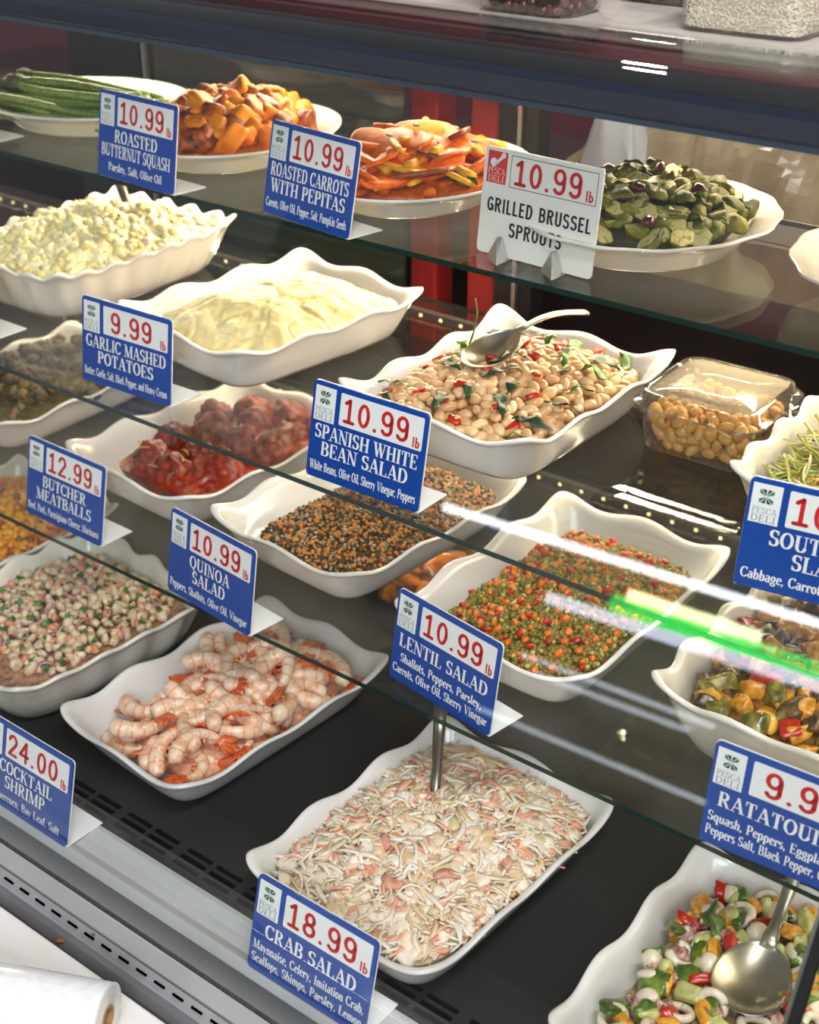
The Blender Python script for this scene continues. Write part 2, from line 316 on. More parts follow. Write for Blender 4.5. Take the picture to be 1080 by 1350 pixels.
def sign(label, x, y, z, th, tilt, price, titles, ingr, hs=.103, white=False, cat='price sign', blank=False):
    t = thing('price_sign', label, cat, (x, y, z), (0, 0, th), 'price signs on the shelf edges')
    st, ct = math.sin(tilt), math.cos(tilt); W = SGW
    def P3(u, v, d): return (u, v*st-d*ct, .0015+v*ct+d*st)          # d = in front of the face
    def slab(name, P, d0, d1, m, par=t):
        n = len(P); V = [P3(u, v, d1) for u, v in P]+[P3(u, v, d0) for u, v in P]
        F = [tuple(range(n)), tuple(range(2*n-1, n-1, -1))]+[(i, n+i, n+(i+1) % n, (i+1) % n) for i in range(n)]
        return put(name, mesh(name, V, F, m, False), par)
    def ink(name, VF, d, m, par=t):
        return put(name, mesh(name, [P3(u, v, d) for u, v in VF[0]], VF[1], m, False), par)
    def merge(L):
        V = []; F = []
        for v, f in L: n = len(V); V += v; F += [tuple(i+n for i in q) for q in f]
        return V, F
    pm = OWHITE if white else BLUE
    panel = slab('panel', rrect(0, W, 0, hs, .005), -.0022, 0, pm)
    if not white:
        slab('backing', rrect(-.0006, W+.0006, -.0004, hs+.0006, .005), -.0034, -.0022, SWHITE)
        b = MB(); b.box(0, W, .002, .052, 0, .0018); bevel(put('base', b.me('base', SWHITE), t), .0012)
    else:
        for cx in (.03, .1):       # folded metal clips that hold the white card
            V = [(cx-.012, -.006, -.001), (cx+.014, -.022, -.001), (cx+.012, .02, -.001), (cx, -.004, .022), (cx+.003, .0, .0225)]
            put('clip', mesh('clip', V+[(a, b+.001, c) for a, b, c in V], [(0, 1, 3), (1, 2, 4, 3), (5, 8, 6), (6, 8, 9, 7), (0, 2, 1), (0, 3, 4, 2)], STEEL, False), t)
    if blank: return t
    if white:
        lg = slab('logo_panel', [(W*.03, hs*.67), (W*.2, hs*.67), (W*.2, hs*.965), (W*.03, hs*.965)], 0, .0003, LRED)
        ink('logo_mark', merge([disc(W*.085, hs*.86, .0045, 12), disc(W*.165, hs*.935, .003, 10), ([(W*.09, hs*.85), (W*.1, hs*.83), (W*.165, hs*.91), (W*.15, hs*.935)], [(0, 1, 2, 3)])]), .0006, SWHITE, lg)
        ink('logo_text', merge([text_geo('PESCA', 'fine', W*.04, W*.19, hs*.755, hs*.06, 1.3, fill=True), text_geo('DELI', 'fine', W*.045, W*.185, hs*.685, hs*.058, 1.5, fill=True)]), .0006, OWHITE, lg)
        fr = []; e = .0006; x0, x1, y0, y1 = W*.235, W*.965, hs*.66, hs*.955
        for a, b, c, d in ((x0, x1, y0, y0+e), (x0, x1, y1-e, y1), (x0, x0+e, y0, y1), (x1-e, x1, y0, y1)): fr.append(([(a, c), (b, c), (b, d), (a, d)], [(0, 1, 2, 3)]))
        ink('price_frame', merge(fr), .0004, BLACK)
        ink('price', text_geo(price, 'digit', W*.26, W*.85, hs*.69, hs*.235, 1.25), .0006, RED)
        ink('unit', text_geo('lb', 'sans', W*.87, W*.95, hs*.685, hs*.1, 1), .0006, RED)
        ink('title', merge([text_geo(titles[0], 'sans', W*.06, W*.955, hs*.405, hs*.135, .95, fill=True), text_geo(titles[1], 'sans', W*.27, W*.73, hs*.2, hs*.135, .95, fill=True)]), .0006, BLACK)
        return t
    lg = slab('logo_panel', [(W*.022, hs*.6), (W*.205, hs*.6), (W*.205, hs*.955), (W*.022, hs*.955)], 0, .0003, SWHITE)
    mk = []; mk2 = []; cx, cyy, q = W*.113, hs*.845, .0064
    for sx, sy in ((1, 1), (-1, 1), (1, -1), (-1, -1)):
        mk.append(([(cx+sx*.0004, cyy+sy*.0004), (cx+sx*q, cyy+sy*q*.42), (cx+sx*q, cyy+sy*q), (cx+sx*q*.55, cyy+sy*q*.62)], [(0, 1, 2, 3)]))
        mk2.append(([(cx+sx*.0002, cyy+sy*.0008), (cx+sx*q*.42, cyy+sy*q*.66), (cx+sx*q*.8, cyy+sy*q), (cx+sx*q*.14, cyy+sy*q)], [(0, 1, 2, 3)]))
    ink('logo_mark', merge(mk), .0006, LGREEN, lg); ink('logo_mark', merge(mk2), .0006, LDARK, lg)
    ink('logo_text', merge([text_geo('PESCA', 'fine', W*.035, W*.19, hs*.69, hs*.055, 1.4, fill=True), text_geo('DELI', 'fine', W*.035, W*.19, hs*.615, hs*.062, 1.6, fill=True)]), .0006, GREY, lg)
    pp = slab('price_panel', rrect(W*.25, W*.968, hs*.615, hs*.945, .0015, 2), 0, .0003, SWHITE)
    ink('price', text_geo(price, 'digit', W*.27, W*.86, hs*.655, hs*.25, 1.2), .0006, RED, pp)
    ink('unit', text_geo('lb', 'sans', W*.885, W*.955, hs*.635, hs*.105, 1), .0006, RED, pp)
    one = len(titles) == 1
    ys = [.4] if one else [.425, .25]
    ink('title', merge([text_geo(tx, 'serif', W*.05, W*.955, hs*yy, hs*.145, 1.05) for tx, yy in zip(titles, ys)]), .0007, SWHITE)
    yi = [.085] if len(ingr) == 1 else [.235, .095]
    ink('ingredients', merge([text_geo(tx, 'serif', W*.03, W*.97, hs*yy, hs*.095, .95) for tx, yy in zip(ingr, yi)]), .0004, SWHITE)
    return t

# ------------------------------------------------------------------ setting
Z0, Z1, Z2, ZD = 1.1892, .9841, .7906, .616
XL, XR = -2.9, .9
MAROON = M('maroon_wall', [(92, 36, 42), (112, 46, 52)], .5, 3)
def struct(o): o['kind'] = 'structure'; return o
struct(box('floor', -6, 3, -4.6, 3.1, -.1, 0, M('floor_tile', [(120, 116, 110), (138, 134, 128)], .4, 4)))
struct(box('wall_back', -6, 3, 3.0, 3.1, 0, 3.4, MAROON))
struct(box('wall_front', -6, 3, -4.7, -4.6, 0, 3.4, M('dim_wall', (84, 80, 78), .7)))

case = thing('deli_display_case', 'long refrigerated deli display case with curved glass front and dark canopy', 'display case', (0, 0, 0))
struct_parts = []
prof('deck', [(.728, ZD), (1.5, ZD), (1.5, ZD-.05), (.728, ZD-.05)], XL, XR, DECK, case)
vm = MB()
for i in range(14):
    x = -1.36+i*.0935
    for r in range(3):
        y = .737+r*.0105; vm.box(x, x+.036, y, y+.0055, ZD+.0002, ZD+.0006); vm.box(x+.043, x+.079, y, y+.0055, ZD+.0002, ZD+.0006)
put('vent_slot', vm.me('vent_slot', VENT), case)
# pale inner sill, dark seal, outer rail with its row of slots
prof('inner_sill', [(.728, ZD), (.728, ZD-.05), (.672, ZD-.05), (.672, ZD-.002), (.684, ZD+.001), (.694, ZD-.003), (.708, ZD-.003), (.722, ZD+.001)], XL, XR, M('pale_sill', [(178, 180, 178), (196, 197, 194)], .35, 10), case)
prof('glass_seal', [(.674, ZD-.002), (.674, ZD-.05), (.6485, ZD-.05), (.6485, ZD-.006), (.652, ZD-.002)], XL, XR, SEAL, case)
rail = prof('front_rail', [(.648, ZD-.008), (.648, .45), (.63, .45), (.629, .56), (.6335, .568), (.6345, .5725), (.6365, .588), (.638, .5895), (.6455, ZD-.0085)], XL, XR, RAIL, case)
prof('rail_groove', [(.6374, .5893), (.6363, .5877), (.6363, .5884), (.6374, .5899)], XL, XR, M('groove_grey', (86, 86, 88), .5), rail)
sm = MB()
for i in range(60):
    x = -1.6+i*.0262
    V = [(x, .6330, .5768), (x+.0145, .6330, .5768), (x+.0145, .6334, .5790), (x, .6334, .5790)]
    V = [(a, b+.0008, c) for a, b, c in V]
    sm.add([(a, b-.0004, c) for a, b, c in V]+[(a, b+.004, c) for a, b, c in V], [(0, 1, 2, 3), (4, 7, 6, 5), (0, 4, 5, 1), (1, 5, 6, 2), (2, 6, 7, 3), (3, 7, 4, 0)])
put('rail_slot', sm.me('rail_slot', VENT), rail)
prof('lower_rail', [(.6300, .567), (.6300, .45), (.617, .45), (.616, .545), (.6185, .549), (.6245, .5655)], XL, XR, RAILD, case)
prof('kick_panel', [(.66, .45), (1.5, .45), (1.5, 0), (.68, 0)], XL, XR, RAIL, case)
# canopy and ledge
prof('canopy', [(1.108, 1.367), (1.49, 1.367), (1.49, 1.403), (1.083, 1.403), (1.083, 1.395), (1.088, 1.378)], XL, XR, NAVY, case, smooth=False)
prof('added_dark_strip', [(1.085, 1.4035), (1.49, 1.4035), (1.49, 1.428), (1.10, 1.428), (1.089, 1.421)], XL, XR, M('added_strip_black', (14, 13, 15), .3), case)  # added black strip, darkens the band so the glass reflections show
prof('canopy_lip', [(1.098, 1.3665), (1.112, 1.3665), (1.112, 1.372), (1.098, 1.372)], XL, XR, M('canopy_lip_grey', (58, 74, 92), .3), case)
LEDGE = M('ledge_steel', [(172, 167, 161), (186, 181, 175)], .3, 20)
bevel(prof('top_ledge', [(1.118, 1.429), (1.5, 1.429), (1.5, 1.44), (1.118, 1.44)], XL, XR, LEDGE, case), .002)
# curved front glass in panels
gp = [(1.117, 1.4385), (1.08, 1.4385), (1.045, 1.438), (1.018, 1.435), (.996, 1.4275), (.978, 1.413), (.965, 1.393), (.953, 1.366), (.942, 1.335)]
for i in range(1, 9): gp.append((.942+(.654-.942)*i/8, 1.335+(.612-1.335)*i/8))
def off(pts, d):
    out = []
    for i, p in enumerate(pts):
        a = pts[max(i-1, 0)]; b = pts[min(i+1, len(pts)-1)]; ty, tz = b[0]-a[0], b[1]-a[1]; l = math.hypot(ty, tz)
        out.append((p[0]-tz/l*-d, p[1]+ty/l*-d))
    return out
gp_in = off(gp, .005)
for a, b in ((XL, -1.4325), (-1.4295, -.2275), (-.2165, XR)):
    prof('front_glass', gp+gp_in[::-1], a, b, GLASS, case, smooth=True)
g2 = gp[9:]
ga, gb = off(gp, -.001), off(gp, .007)
prof('glass_joint', ga+gb[::-1], -.2275, -.2245, STEEL, case, smooth=False)
prof('joint_gasket', ga+gb[::-1], -.2245, -.2165, BLACK, case, smooth=False)
prof('glass_joint', gp+gp_in[::-1], -1.4325, -1.4295, M('joint_grey', (110, 125, 125), .2), case, smooth=False)
# rear frame
bm_ = MB(); bm_.box(XL, XR, 1.5, 1.53, .45, .86); put('rear_panel', bm_.me('rear_panel', M('rear_panel_black', (26, 26, 27), .35)), case)
FR = M('rear_frame_black', (20, 20, 22), .3)
for x0, x1 in ((-1.905, -1.735), (-1.046, -.985), (-2.75, -2.70), (.1, .16)):
    bm_ = MB(); bm_.box(x0, x1, 1.53, 1.56, .86, 1.43); put('door_post', bm_.me('door_post', FR), case)
for x in (-1.722, -1.013):
    bm_ = MB(); bm_.box(x, x+.006, 1.524, 1.532, .86, 1.43); put('door_edge_strip', bm_.me('door_edge_strip', STEEL), case)
bm_ = MB(); bm_.box(XL, XR, 1.51, 1.56, .86, .885); put('door_track', bm_.me('door_track', FR), case)
bm_ = MB(); bm_.box(-1.72, -1.212, 1.538, 1.545, .885, 1.43); put('rear_door_glass', bm_.me('rear_door_glass', glass('tinted_door_glass', (.62, .68, .66), .10, (110, 125, 115), .06)), case)
bm_ = MB(); bm_.box(-.72, XR, 1.485, 1.505, 1.16, 1.183); put('rear_shelf_rail', bm_.me('rear_shelf_rail', M('aluminium', (220, 224, 230), .35)), case)
LED = emit('led_dot', (255, 226, 160), 1.6); LEDB = M('led_strip_grey', (70, 68, 64), .5)
_b = MB(); _b.box(-.0022, .0022, -.0008, .0008, -.002, .002); LDOT = _b.me('light_dot', LED)
for lab, z in (('under the canopy', 1.350), ('behind the middle shelf', 1.158), ('behind the lower shelf', .948), ('behind the deck', .757)):
    t = thing('led_light_strip', 'thin strip of warm light dots along the back, %s' % lab, 'light strip', (0, 0, 0), group='light strips in the case')
    b = MB(); b.box(-2.2, .4, 1.488, 1.499, z, z+.012); put('strip_base', b.me('strip_base', LEDB), t)
    for i in range(74): put('light_dot', LDOT, t, (-2.19+i*.035, 1.487, z+.006))
# glass shelves
for lab, z, y0 in (('topmost', Z0, 1.129), ('middle', Z1, .958), ('lowest', Z2, .925)):
    V = [(XL, y0, z-.006), (XR, y0, z-.006), (XR, 1.484, z-.006), (XL, 1.484, z-.006), (XL, y0, z), (XR, y0, z), (XR, 1.484, z), (XL, 1.484, z)]
    me = mesh('glass_shelf', V, [(0, 3, 2, 1), (4, 5, 6, 7), (0, 1, 5, 4), (1, 2, 6, 5), (2, 3, 7, 6), (3, 0, 4, 7)], [SHELFG, EDGEG], False, [0, 0, 1, 1, 1, 1])
    put('glass_shelf', me, label={'topmost': 'topmost glass shelf of the case, carrying the round plates', 'middle': 'middle glass shelf carrying the mashed potatoes and bean salad', 'lowest': 'lowest glass shelf carrying the meatballs, quinoa and lentil trays'}[lab], cat='shelf', group='glass shelves')
# behind the case
t = thing('back_counter', 'dark counter behind the case under the crumpled paper', 'counter', (0, 0, 0))
DW = M('dark_wood', [(40, 30, 28), (58, 42, 38)], .5, 10)
box('counter_top', -3, 1, 1.72, 2.35, .96, 1.0, DW, t); box('counter_front', -3, 1, 1.76, 2.3, 0, .96, DW, t)
REDP = M('red_paint', [(170, 40, 38), (190, 52, 46)], .4, 10)
for lab, x0, x1 in (('left of the two, farther from the black door post', -1.247, -1.199), ('right of the two, next to the black door post', -1.142, -1.096)):
    bevel(box('red_post', x0, x1, 1.6, 1.645, 0, 1.36, REDP, label='red upright post behind the case, '+lab, cat='post', group='red posts behind the case'), .004)
def crumple(name, seed, x0, x1, y0, y1, z0, z1, m, n=64, amp=.05, **k):
    V = []; F = []
    for j in range(n+1):
        for i in range(n+1):
            u, v = i/n, j/n; x = x0+(x1-x0)*u; y = y0+(y1-y0)*v
            e = min(1, 5*min(u, 1-u))*min(1, 5*min(v, 1-v))
            q = Vector((x*9, y*9, seed)); r = abs(mnoise.noise(q))*1.3+.6*abs(mnoise.noise(q*2.7))+.3*abs(mnoise.noise(q*6))
            V.append((x+.01*mnoise.noise(q*3), y+.01*mnoise.noise(q*3+Vector((5, 5, 5))), z0+(z1-z0)*e**.5*(.62+.38*math.sin(PI*u))*(1-.25*v) - amp*r*e))
    for j in range(n):
        for i in range(n): a = j*(n+1)+i; F.append((a, a+1, a+n+2, a+n+1))
    B = len(V); V += [(a, b, z0-.002) for a, b, c in (V[0], V[n], V[-1], V[-1-n])]; F.append((B, B+3, B+2, B+1))
    return put(name, mesh(name, V, F, m, False), **k)
crumple('paper_bag', 3, -1.2, -.3, 1.73, 2.2, 1.0, 1.265, M('brown_paper', [(140, 122, 92), (172, 154, 122)], .3, 14), label='crumpled brown paper heap on the counter behind the case', cat='paper')
crumple('white_cloth', 8, -1.04, -.955, 1.722, 1.80, 1.12, 1.262, M('white_cloth', [(205, 208, 208), (228, 230, 230)], .6, 10), n=20, amp=.02, label='white cloth bunched beside the brown paper behind the case', cat='cloth')
# opposite side of the shop, met only as reflections in the front glass
def lamp_bar(x0, z0, x1, z1, y, r, m, lab, nm='tube_lamp'):
    V, F = tube_geo([(x0, y, z0), (x1, y, z1)], r, 10); put(nm, mesh(nm, V, F, m), label=lab, cat='lamp', group='lamps across the shop')
lamp_bar(-3.75, 1.965, -1.5, 2.06, -4.2, .02, emit('cool_tube', (235, 242, 255), 14), 'long white tube lamp across the shop, upper one mirrored in the glass')
lamp_bar(-3.0, 1.72, -1.5, 1.80, -4.2, .03, emit('cool_tube_dim', (225, 232, 255), 7), 'long white tube lamp across the shop, lower one mirrored in the glass')
lamp_bar(-2.62, 1.875, -1.97, 1.90, -4.2, .028, emit('yellow_tube', (255, 250, 190), 13), 'short pale yellow tube lamp mirrored over the lentil salad')
lamp_bar(-2.7, 1.82, -1.5, 1.86, -4.25, .045, emit('green_sign', (40, 230, 80), 5), 'green lit bar mirrored over the lentil salad', 'green_lamp')
for k, (z, x0, x1) in enumerate(((1.42, -3.0, -2.0), (1.36, -2.9, -2.1), (1.1, -3.1, -1.9))):
    lamp_bar(x0, z, x1, z+.035, -4.2, .012, emit('dim_tube_%d' % k, (220, 228, 240), 4), ('faint white shelf lamp across the shop, topmost of three', 'faint white shelf lamp across the shop, middle of three', 'faint white shelf lamp across the shop, lowest of three')[k])

# ------------------------------------------------------------------ trays
def pn(u, v, n): s = (abs(u)**n+abs(v)**n)**(1/n) or 1; m = max(abs(u), abs(v)); return u*m/s, v*m/s
class Tray:
    def __init__(s, label, x, y, z, th, a, b, h, kind='A', m=None, amp=.0045, kl=3, ks=2, corner=.0038, seed=0, ins=None):
        s.x, s.y, s.z, s.th, s.a, s.b, s.h = x, y, z, th, a, b, h; s.ins = ins or (.024 if kind == 'A' else .03); s.n = 7 if kind == 'A' else 5.5
        s.o = None; n = 48; per = []
        for side in range(4):
            for i in range(n):
                w = -1+2*i/n
                per.append(((1, w), (-w, 1), (-1, -w), (w, -1))[side]+(side, w))
        prof_ = []  # (inset frac 0 base..1 rim, z frac, offset inward)
        T = .0042
        rings = [('b', 0, T), ('i', .0, T), ('i', .12, T), ('i', .35, T), ('i', .6, T), ('i', .82, T), ('i', .93, T*.9), ('r', 1, T*.25), ('r', 1, -T*.55), ('o', .96, -T*1.0), ('o', .9, -.001), ('o', .8, 0), ('o', .55, 0), ('o', .3, 0), ('o', .1, 0), ('o', 0, 0)]
        V = []; F = []; N = len(per)
        for ty, f, inw in rings:
            for u, v, side, w in per:
                long_ = side in (0, 2); k = kl if long_ else ks
                wave = math.cos(k*PI*(w+1)); cor = max(0, (abs(w)-.58)/.42); cor = cor*cor*(3-2*cor)
                g = f**1.4
                fl = 0
                if kind == 'B': fl = .0018*wave*min(1, f*3)
                ex = s.ins*(1-f**(.8 if kind == 'A' else .62)) + inw
                if ty in 'ro': ex -= .0
                zz = f*h
                up_ = (amp*wave+corner*cor)*g**2
                out_ = corner*.9*cor*g**3 + (amp*.35*wave*g**3) + fl
                if ty == 'b': ex += .03; zz = .004
                if ty == 'i' and f == 0: zz = .004; ex += .006
                if ty == 'i' and f == .12: ex += .001
                px, py = pn(u, v, s.n+1.0*g)
                V.append((px*(a/2-ex+out_), py*(b/2-ex+out_), zz+up_))
        R = len(rings)
        for r in range(R-1):
            for i in range(N): F.append((r*N+i, r*N+(i+1) % N, (r+1)*N+(i+1) % N, (r+1)*N+i))
        F = [f[::-1] for f in F]
        F.append(tuple(range(N))); F.append(tuple((R-1)*N+i for i in range(N-1, -1, -1)))
        s.o = put('serving_tray', mesh('serving_tray', V, F, m or PORC), None, (x, y, z+.0003), (0, 0, th), None, label, 'serving tray', 'white serving trays')
    def half(s, z):  # inner half sizes at height z
        f = max(0, min(1, z/s.h)); e = s.ins*(1-f**.8)+.006
        return s.a/2-e, s.b/2-e
    def w(s, lx, ly, lz):
        c, q = math.cos(s.th), math.sin(s.th); return (s.x+c*lx-q*ly, s.y+q*lx+c*ly, s.z+lz)
def fbm(x, y, seed, o=3):
    v = 0; a = 1
    for k in range(o): v += a*mnoise.noise(Vector((x, y, seed*5.3+k*9))); x *= 2.1; y *= 2.1; a *= .5
    return v
class Fill:
    """a heap of food in a tray: the height field h(lx,ly) over part of the tray"""
    def __init__(s, tr, base, dome, rough, rs, seed, u0=-1, u1=1, v0=-1, v1=1, tilt=0, pw=2.5, edge=0.0):
        s.t = tr; s.base, s.dome, s.rough, s.rs, s.seed = base, dome, rough, rs, seed; s.r = (u0, u1, v0, v1); s.tilt = tilt; s.pw = pw; s.edge = edge; s.ex = []
        hx, hy = tr.half(base); s.hx, s.hy = hx-.002, hy-.002
    def hz(s, u, v):
        e = max(abs(u), abs(v)); d = max(0, 1-abs(u)**s.pw)*max(0, 1-abs(v)**s.pw)
        return s.base - s.edge*max(0, (e-.8)/.2)**2 + s.dome*d + s.tilt*v + s.rough*fbm(u*s.hx*s.rs, v*s.hy*s.rs, s.seed)*min(1, (1-e)*6+.15)
    def loc(s, u, v):   # u,v in -1..1 of the filled part -> local
        u0, u1, v0, v1 = s.r; a, b = pn(u, v, 6)
        return ((u0+u1)/2+a*(u1-u0)/2)*s.hx, ((v0+v1)/2+b*(v1-v0)/2)*s.hy
    def body(s, name, m, label, cat, n=70, **k):
        V = []; F = []
        for j in range(n+1):
            for i in range(n+1):
                u, v = -1+2*i/n, -1+2*j/n; x, y = s.loc(u, v); V.append((x, y, max(.006, s.hz(u, v))))
        for j in range(n):
            for i in range(n): a = j*(n+1)+i; F.append((a, a+1, a+n+2, a+n+1))
        ring = [i for i in range(n+1)]+[(j+1)*(n+1)-1 for j in range(1, n+1)]+[n*(n+1)+i for i in range(n-1, -1, -1)]+[j*(n+1) for j in range(n-1, 0, -1)]
        B = len(V); hx, hy = s.t.half(.004); fx = (hx-.003)/s.hx; fy = (hy-.003)/s.hy
        for i in ring: x, y, z = V[i]; V.append((x*min(1, fx+.02), y*min(1, fy+.02), .0052))
        q = len(ring)
        for i in range(q): F.append((ring[i], B+i, B+(i+1) % q, ring[(i+1) % q])[::-1])
        F.append(tuple(B+i for i in range(q-1, -1, -1)))
        t = s.t; return put(name, mesh(name, V, F, m), None, (t.x, t.y, t.z), (0, 0, t.th), None, label, cat, k.get('group'), k.get('kind', 'stuff'))
    def pts(s, n, seed, dmin, lim=.95):
        rg = random.Random(seed); P = []; tries = 0
        while len(P) < n and tries < n*80:
            tries += 1; u, v = rg.uniform(-lim, lim), rg.uniform(-lim, lim); x, y = s.loc(u, v)
            d = dmin*(1-.55*tries/(n*80))
            if any(((x-a)*c1+(y-b_)*s1)**2/(ra*ra)+(-(x-a)*s1+(y-b_)*c1)**2/(rb*rb) < 1 for a, b_, ra, rb, c1, s1 in s.ex): continue
            if all((x-a)**2+(y-b)**2 > d*d for a, b, *_ in P): P.append((x, y, s.hz(u, v), u, v))
        return P
def rrot(rg, flat=1.0): return (rg.uniform(-1, 1)*flat*PI, rg.uniform(-1, 1)*flat*PI/2, rg.uniform(-PI, PI))
def strew(fill, n, seed, dmin, meshes, name, label, cat, group, dz=0.0, flat=.25, sc=(.85, 1.15), lim=.95, kid=None):
    rg = random.Random(seed*7+1); out = []
    for x, y, z, u, v in fill.pts(n, seed, dmin, lim):
        k = rg.randrange(len(meshes)); q = rg.uniform(*sc)
        o = put(name, meshes[k], None, fill.t.w(x, y, z+dz), rrot(rg, flat), q, label, cat, group)
        if kid: put(kid[0], kid[1][k], o)
        out.append(o)
    return out
def bits(fill, n, seed, gen, name, mats, label, cat, dz=0, flat=.3, lim=.97, sc=(.8, 1.2), weights=None):
    # uncountable fine pieces: one mesh, several colours
    rg = random.Random(seed); b = MB(); t = fill.t
    for k in range(n):
        u, v = rg.uniform(-lim, lim), rg.uniform(-lim, lim); x, y = fill.loc(u, v); z = fill.hz(u, v)+dz*rg.uniform(-.2, 1)
        mi = rg.choices(range(len(mats)), weights)[0] if weights else rg.randrange(len(mats))
        V, F = gen(rg, mi); r = rrot(rg, flat)
        Mx = Matrix.Translation((x, y, z)) @ Matrix.Rotation(r[2], 4, 'Z') @ Matrix.Rotation(r[0], 4, 'X') @ Matrix.Rotation(r[1], 4, 'Y') @ Matrix.Scale(rg.uniform(*sc), 4)
        b.add([Mx @ Vector(p) for p in V], F, mi)
    return put(name, b.me(name, mats, True), None, (t.x, t.y, t.z), (0, 0, t.th), None, label, cat, None, 'stuff')
def shred(rg, L, w, th, bend=.5):
    n = 4; V = []; F = []; c = rg.uniform(-bend, bend); d = rg.uniform(-bend, bend)
    for i in range(n+1):
        s = -1+2*i/n; x = s*L/2; y = c*L*.35*s*s; z = d*L*.25*(1-s*s); ww = w*(1-.45*s*s)
        V += [(x, y-ww/2, z), (x, y+ww/2, z), (x, y+ww/2, z+th), (x, y-ww/2, z+th)]
    for i in range(n):
        for k in range(4): F.append((i*4+k, i*4+(k+1) % 4, i*4+4+(k+1) % 4, i*4+4+k))
    F += [(3, 2, 1, 0), (n*4, n*4+1, n*4+2, n*4+3)]
    return V, [f[::-1] for f in F]
def leaf_geo(seed, L, W, curl=.5, lobes=0):
    rg = random.Random(seed); n = 9; V = []; F = []
    for i in range(n+1):
        s = i/n; w = W*(math.sin(PI*min(1, s*.96+.03))**.8)*(1+(.45*math.sin(s*lobes*2*PI) if lobes else 0)); w = max(w, W*.08)
        x = L*(s-.5); z = curl*L*.25*math.sin(PI*s)+.15*L*mnoise.noise(Vector((s*3, seed, 0)))
        for k in (-1, -.5, 0, .5, 1): V.append((x, w/2*k, z+abs(k)*W*.12*math.sin(s*9+seed+k)))
    m = len(V); V += [(a, b, c+.0006) for a, b, c in V]
    for i in range(n):
        for k in range(4):
            a = i*5+k; F.append((a, a+5, a+6, a+1)); F.append((m+a, m+a+1, m+a+6, m+a+5))
    for i in range(n):
        a = i*5; F.append((a, m+a, m+a+5, a+5)); a = i*5+4; F.append((a, a+5, m+a+5, m+a))
    return V, F
def leaf(name, seed, L, W, m, **k): V, F = leaf_geo(seed, L, W, **k); return mesh(name, V, F, m)
def dome_slice(name, seed, r, th, m, el=1.0):
    rg = random.Random(seed); n = 18; V = []; F = []
    for z, q in ((-th/2, .93), (-th/2+.0008, 1), (th/2-.0008, 1), (th/2, .93)):
        for i in range(n): a = 2*PI*i/n; rr = r*q*(1+.05*mnoise.noise(Vector((math.cos(a)*2, math.sin(a)*2, seed)))); V.append((rr*math.cos(a)*el, rr*math.sin(a), z+.12*rr*math.cos(a)**2*.4))
    for k in range(3):
        for i in range(n): F.append((k*n+i, k*n+(i+1) % n, (k+1)*n+(i+1) % n, (k+1)*n+i))
    F += [tuple(range(n-1, -1, -1)), tuple(3*n+i for i in range(n))]
    return mesh(name, V, F, m)
def ring_geo(R, r, a0=0, a1=360, seg=22, k=8):
    P = [(R*math.cos(math.radians(a0+(a1-a0)*i/seg)), R*math.sin(math.radians(a0+(a1-a0)*i/seg)), 0) for i in range(seg+1)]
    return tube_geo(P, r, k)
def spoon(label, p_bowl, p_end, bowl_l, bowl_w, hr, m, group='serving spoons', depth=.012, arch=.02, twist=None, bowlname='bowl', flat=.35, pitch=0):
    t = thing('serving_spoon', label, 'serving spoon', p_bowl, (0, 0, math.atan2(p_end[1]-p_bowl[1], p_end[0]-p_bowl[0])), group)
    dx = math.hypot(p_end[0]-p_bowl[0], p_end[1]-p_bowl[1]); dz = p_end[2]-p_bowl[2]; n = 14; V = []; F = []
    for side in (0, 1):
        for i in range(n+1):
            rr = i/n
            for k in range(24):
                a = 2*PI*k/24; ww = (1-.12*math.cos(a))
                V.append((rr*bowl_l/2*math.cos(a), rr*bowl_w/2*math.sin(a)*ww, -depth*(1-rr*rr)-(.0012 if side else 0)+.15*rr*bowl_l/2*math.cos(a)*max(0, dz/dx)))
    S = (n+1)*24
    for side in (0, 1):
        for i in range(n):
            for k in range(24):
                q = (side*S+i*24+k, side*S+i*24+(k+1) % 24, side*S+(i+1)*24+(k+1) % 24, side*S+(i+1)*24+k); F.append(q[::-1] if side == 0 else q)
    for k in range(24): F.append((n*24+k, n*24+(k+1) % 24, S+n*24+(k+1) % 24, S+n*24+k))
    put(bowlname, mesh(bowlname, V, F, m), t, rot=(0, -pitch, 0)); zs = bowl_l*.45*math.sin(pitch)
    P = []
    for i in range(13):
        s = i/12; P.append((bowl_l*.44+(dx-bowl_l*.44)*s, 0, zs+(dz-zs)*s+arch*math.sin(PI*s)*(1-s*.3)+.001))
    V, F = tube_geo(P, [hr*(1.25 if i < 2 else .8+.5*i/12) for i in range(13)], 12, flat); put('handle', mesh('handle', V, F, m), t)
    return t
T_pot = Tray('white wavy tray holding mashed potatoes, on the middle shelf', -1.18, 1.229, Z1, -.115, .246, .318, .055)
T_bean = Tray('white wavy tray holding the white bean salad and a steel spoon', -.803, 1.214, Z1, -.004, .243, .306, .055, corner=.010)
T_lent = Tray('white wavy tray holding the lentil salad, on the lowest shelf', -.682, 1.162, Z2, -.008, .237, .342, .051)
T_shr = Tray('white wavy tray heaped with pink shrimp on the deck', -1.02, .957, ZD, -.06, .226, .342, .047)
T_crab = Tray('white wavy tray full of shredded crab salad on the deck', -.664, .896, ZD, -.046, .243, .323, .052)
T_quin = Tray('white tray holding the dark speckled quinoa salad, on the lowest shelf', -.98, 1.181, Z2, -.067, .246, .33, .05)
T_meat = Tray('white tray holding meatballs in red sauce, on the lowest shelf', -1.257, 1.189, Z2, -.056, .247, .33, .053)
T_sea = Tray('white wavy tray holding the mixed seafood salad at the glass joint', -.322, .905, ZD, .006, .236, .30, .052)
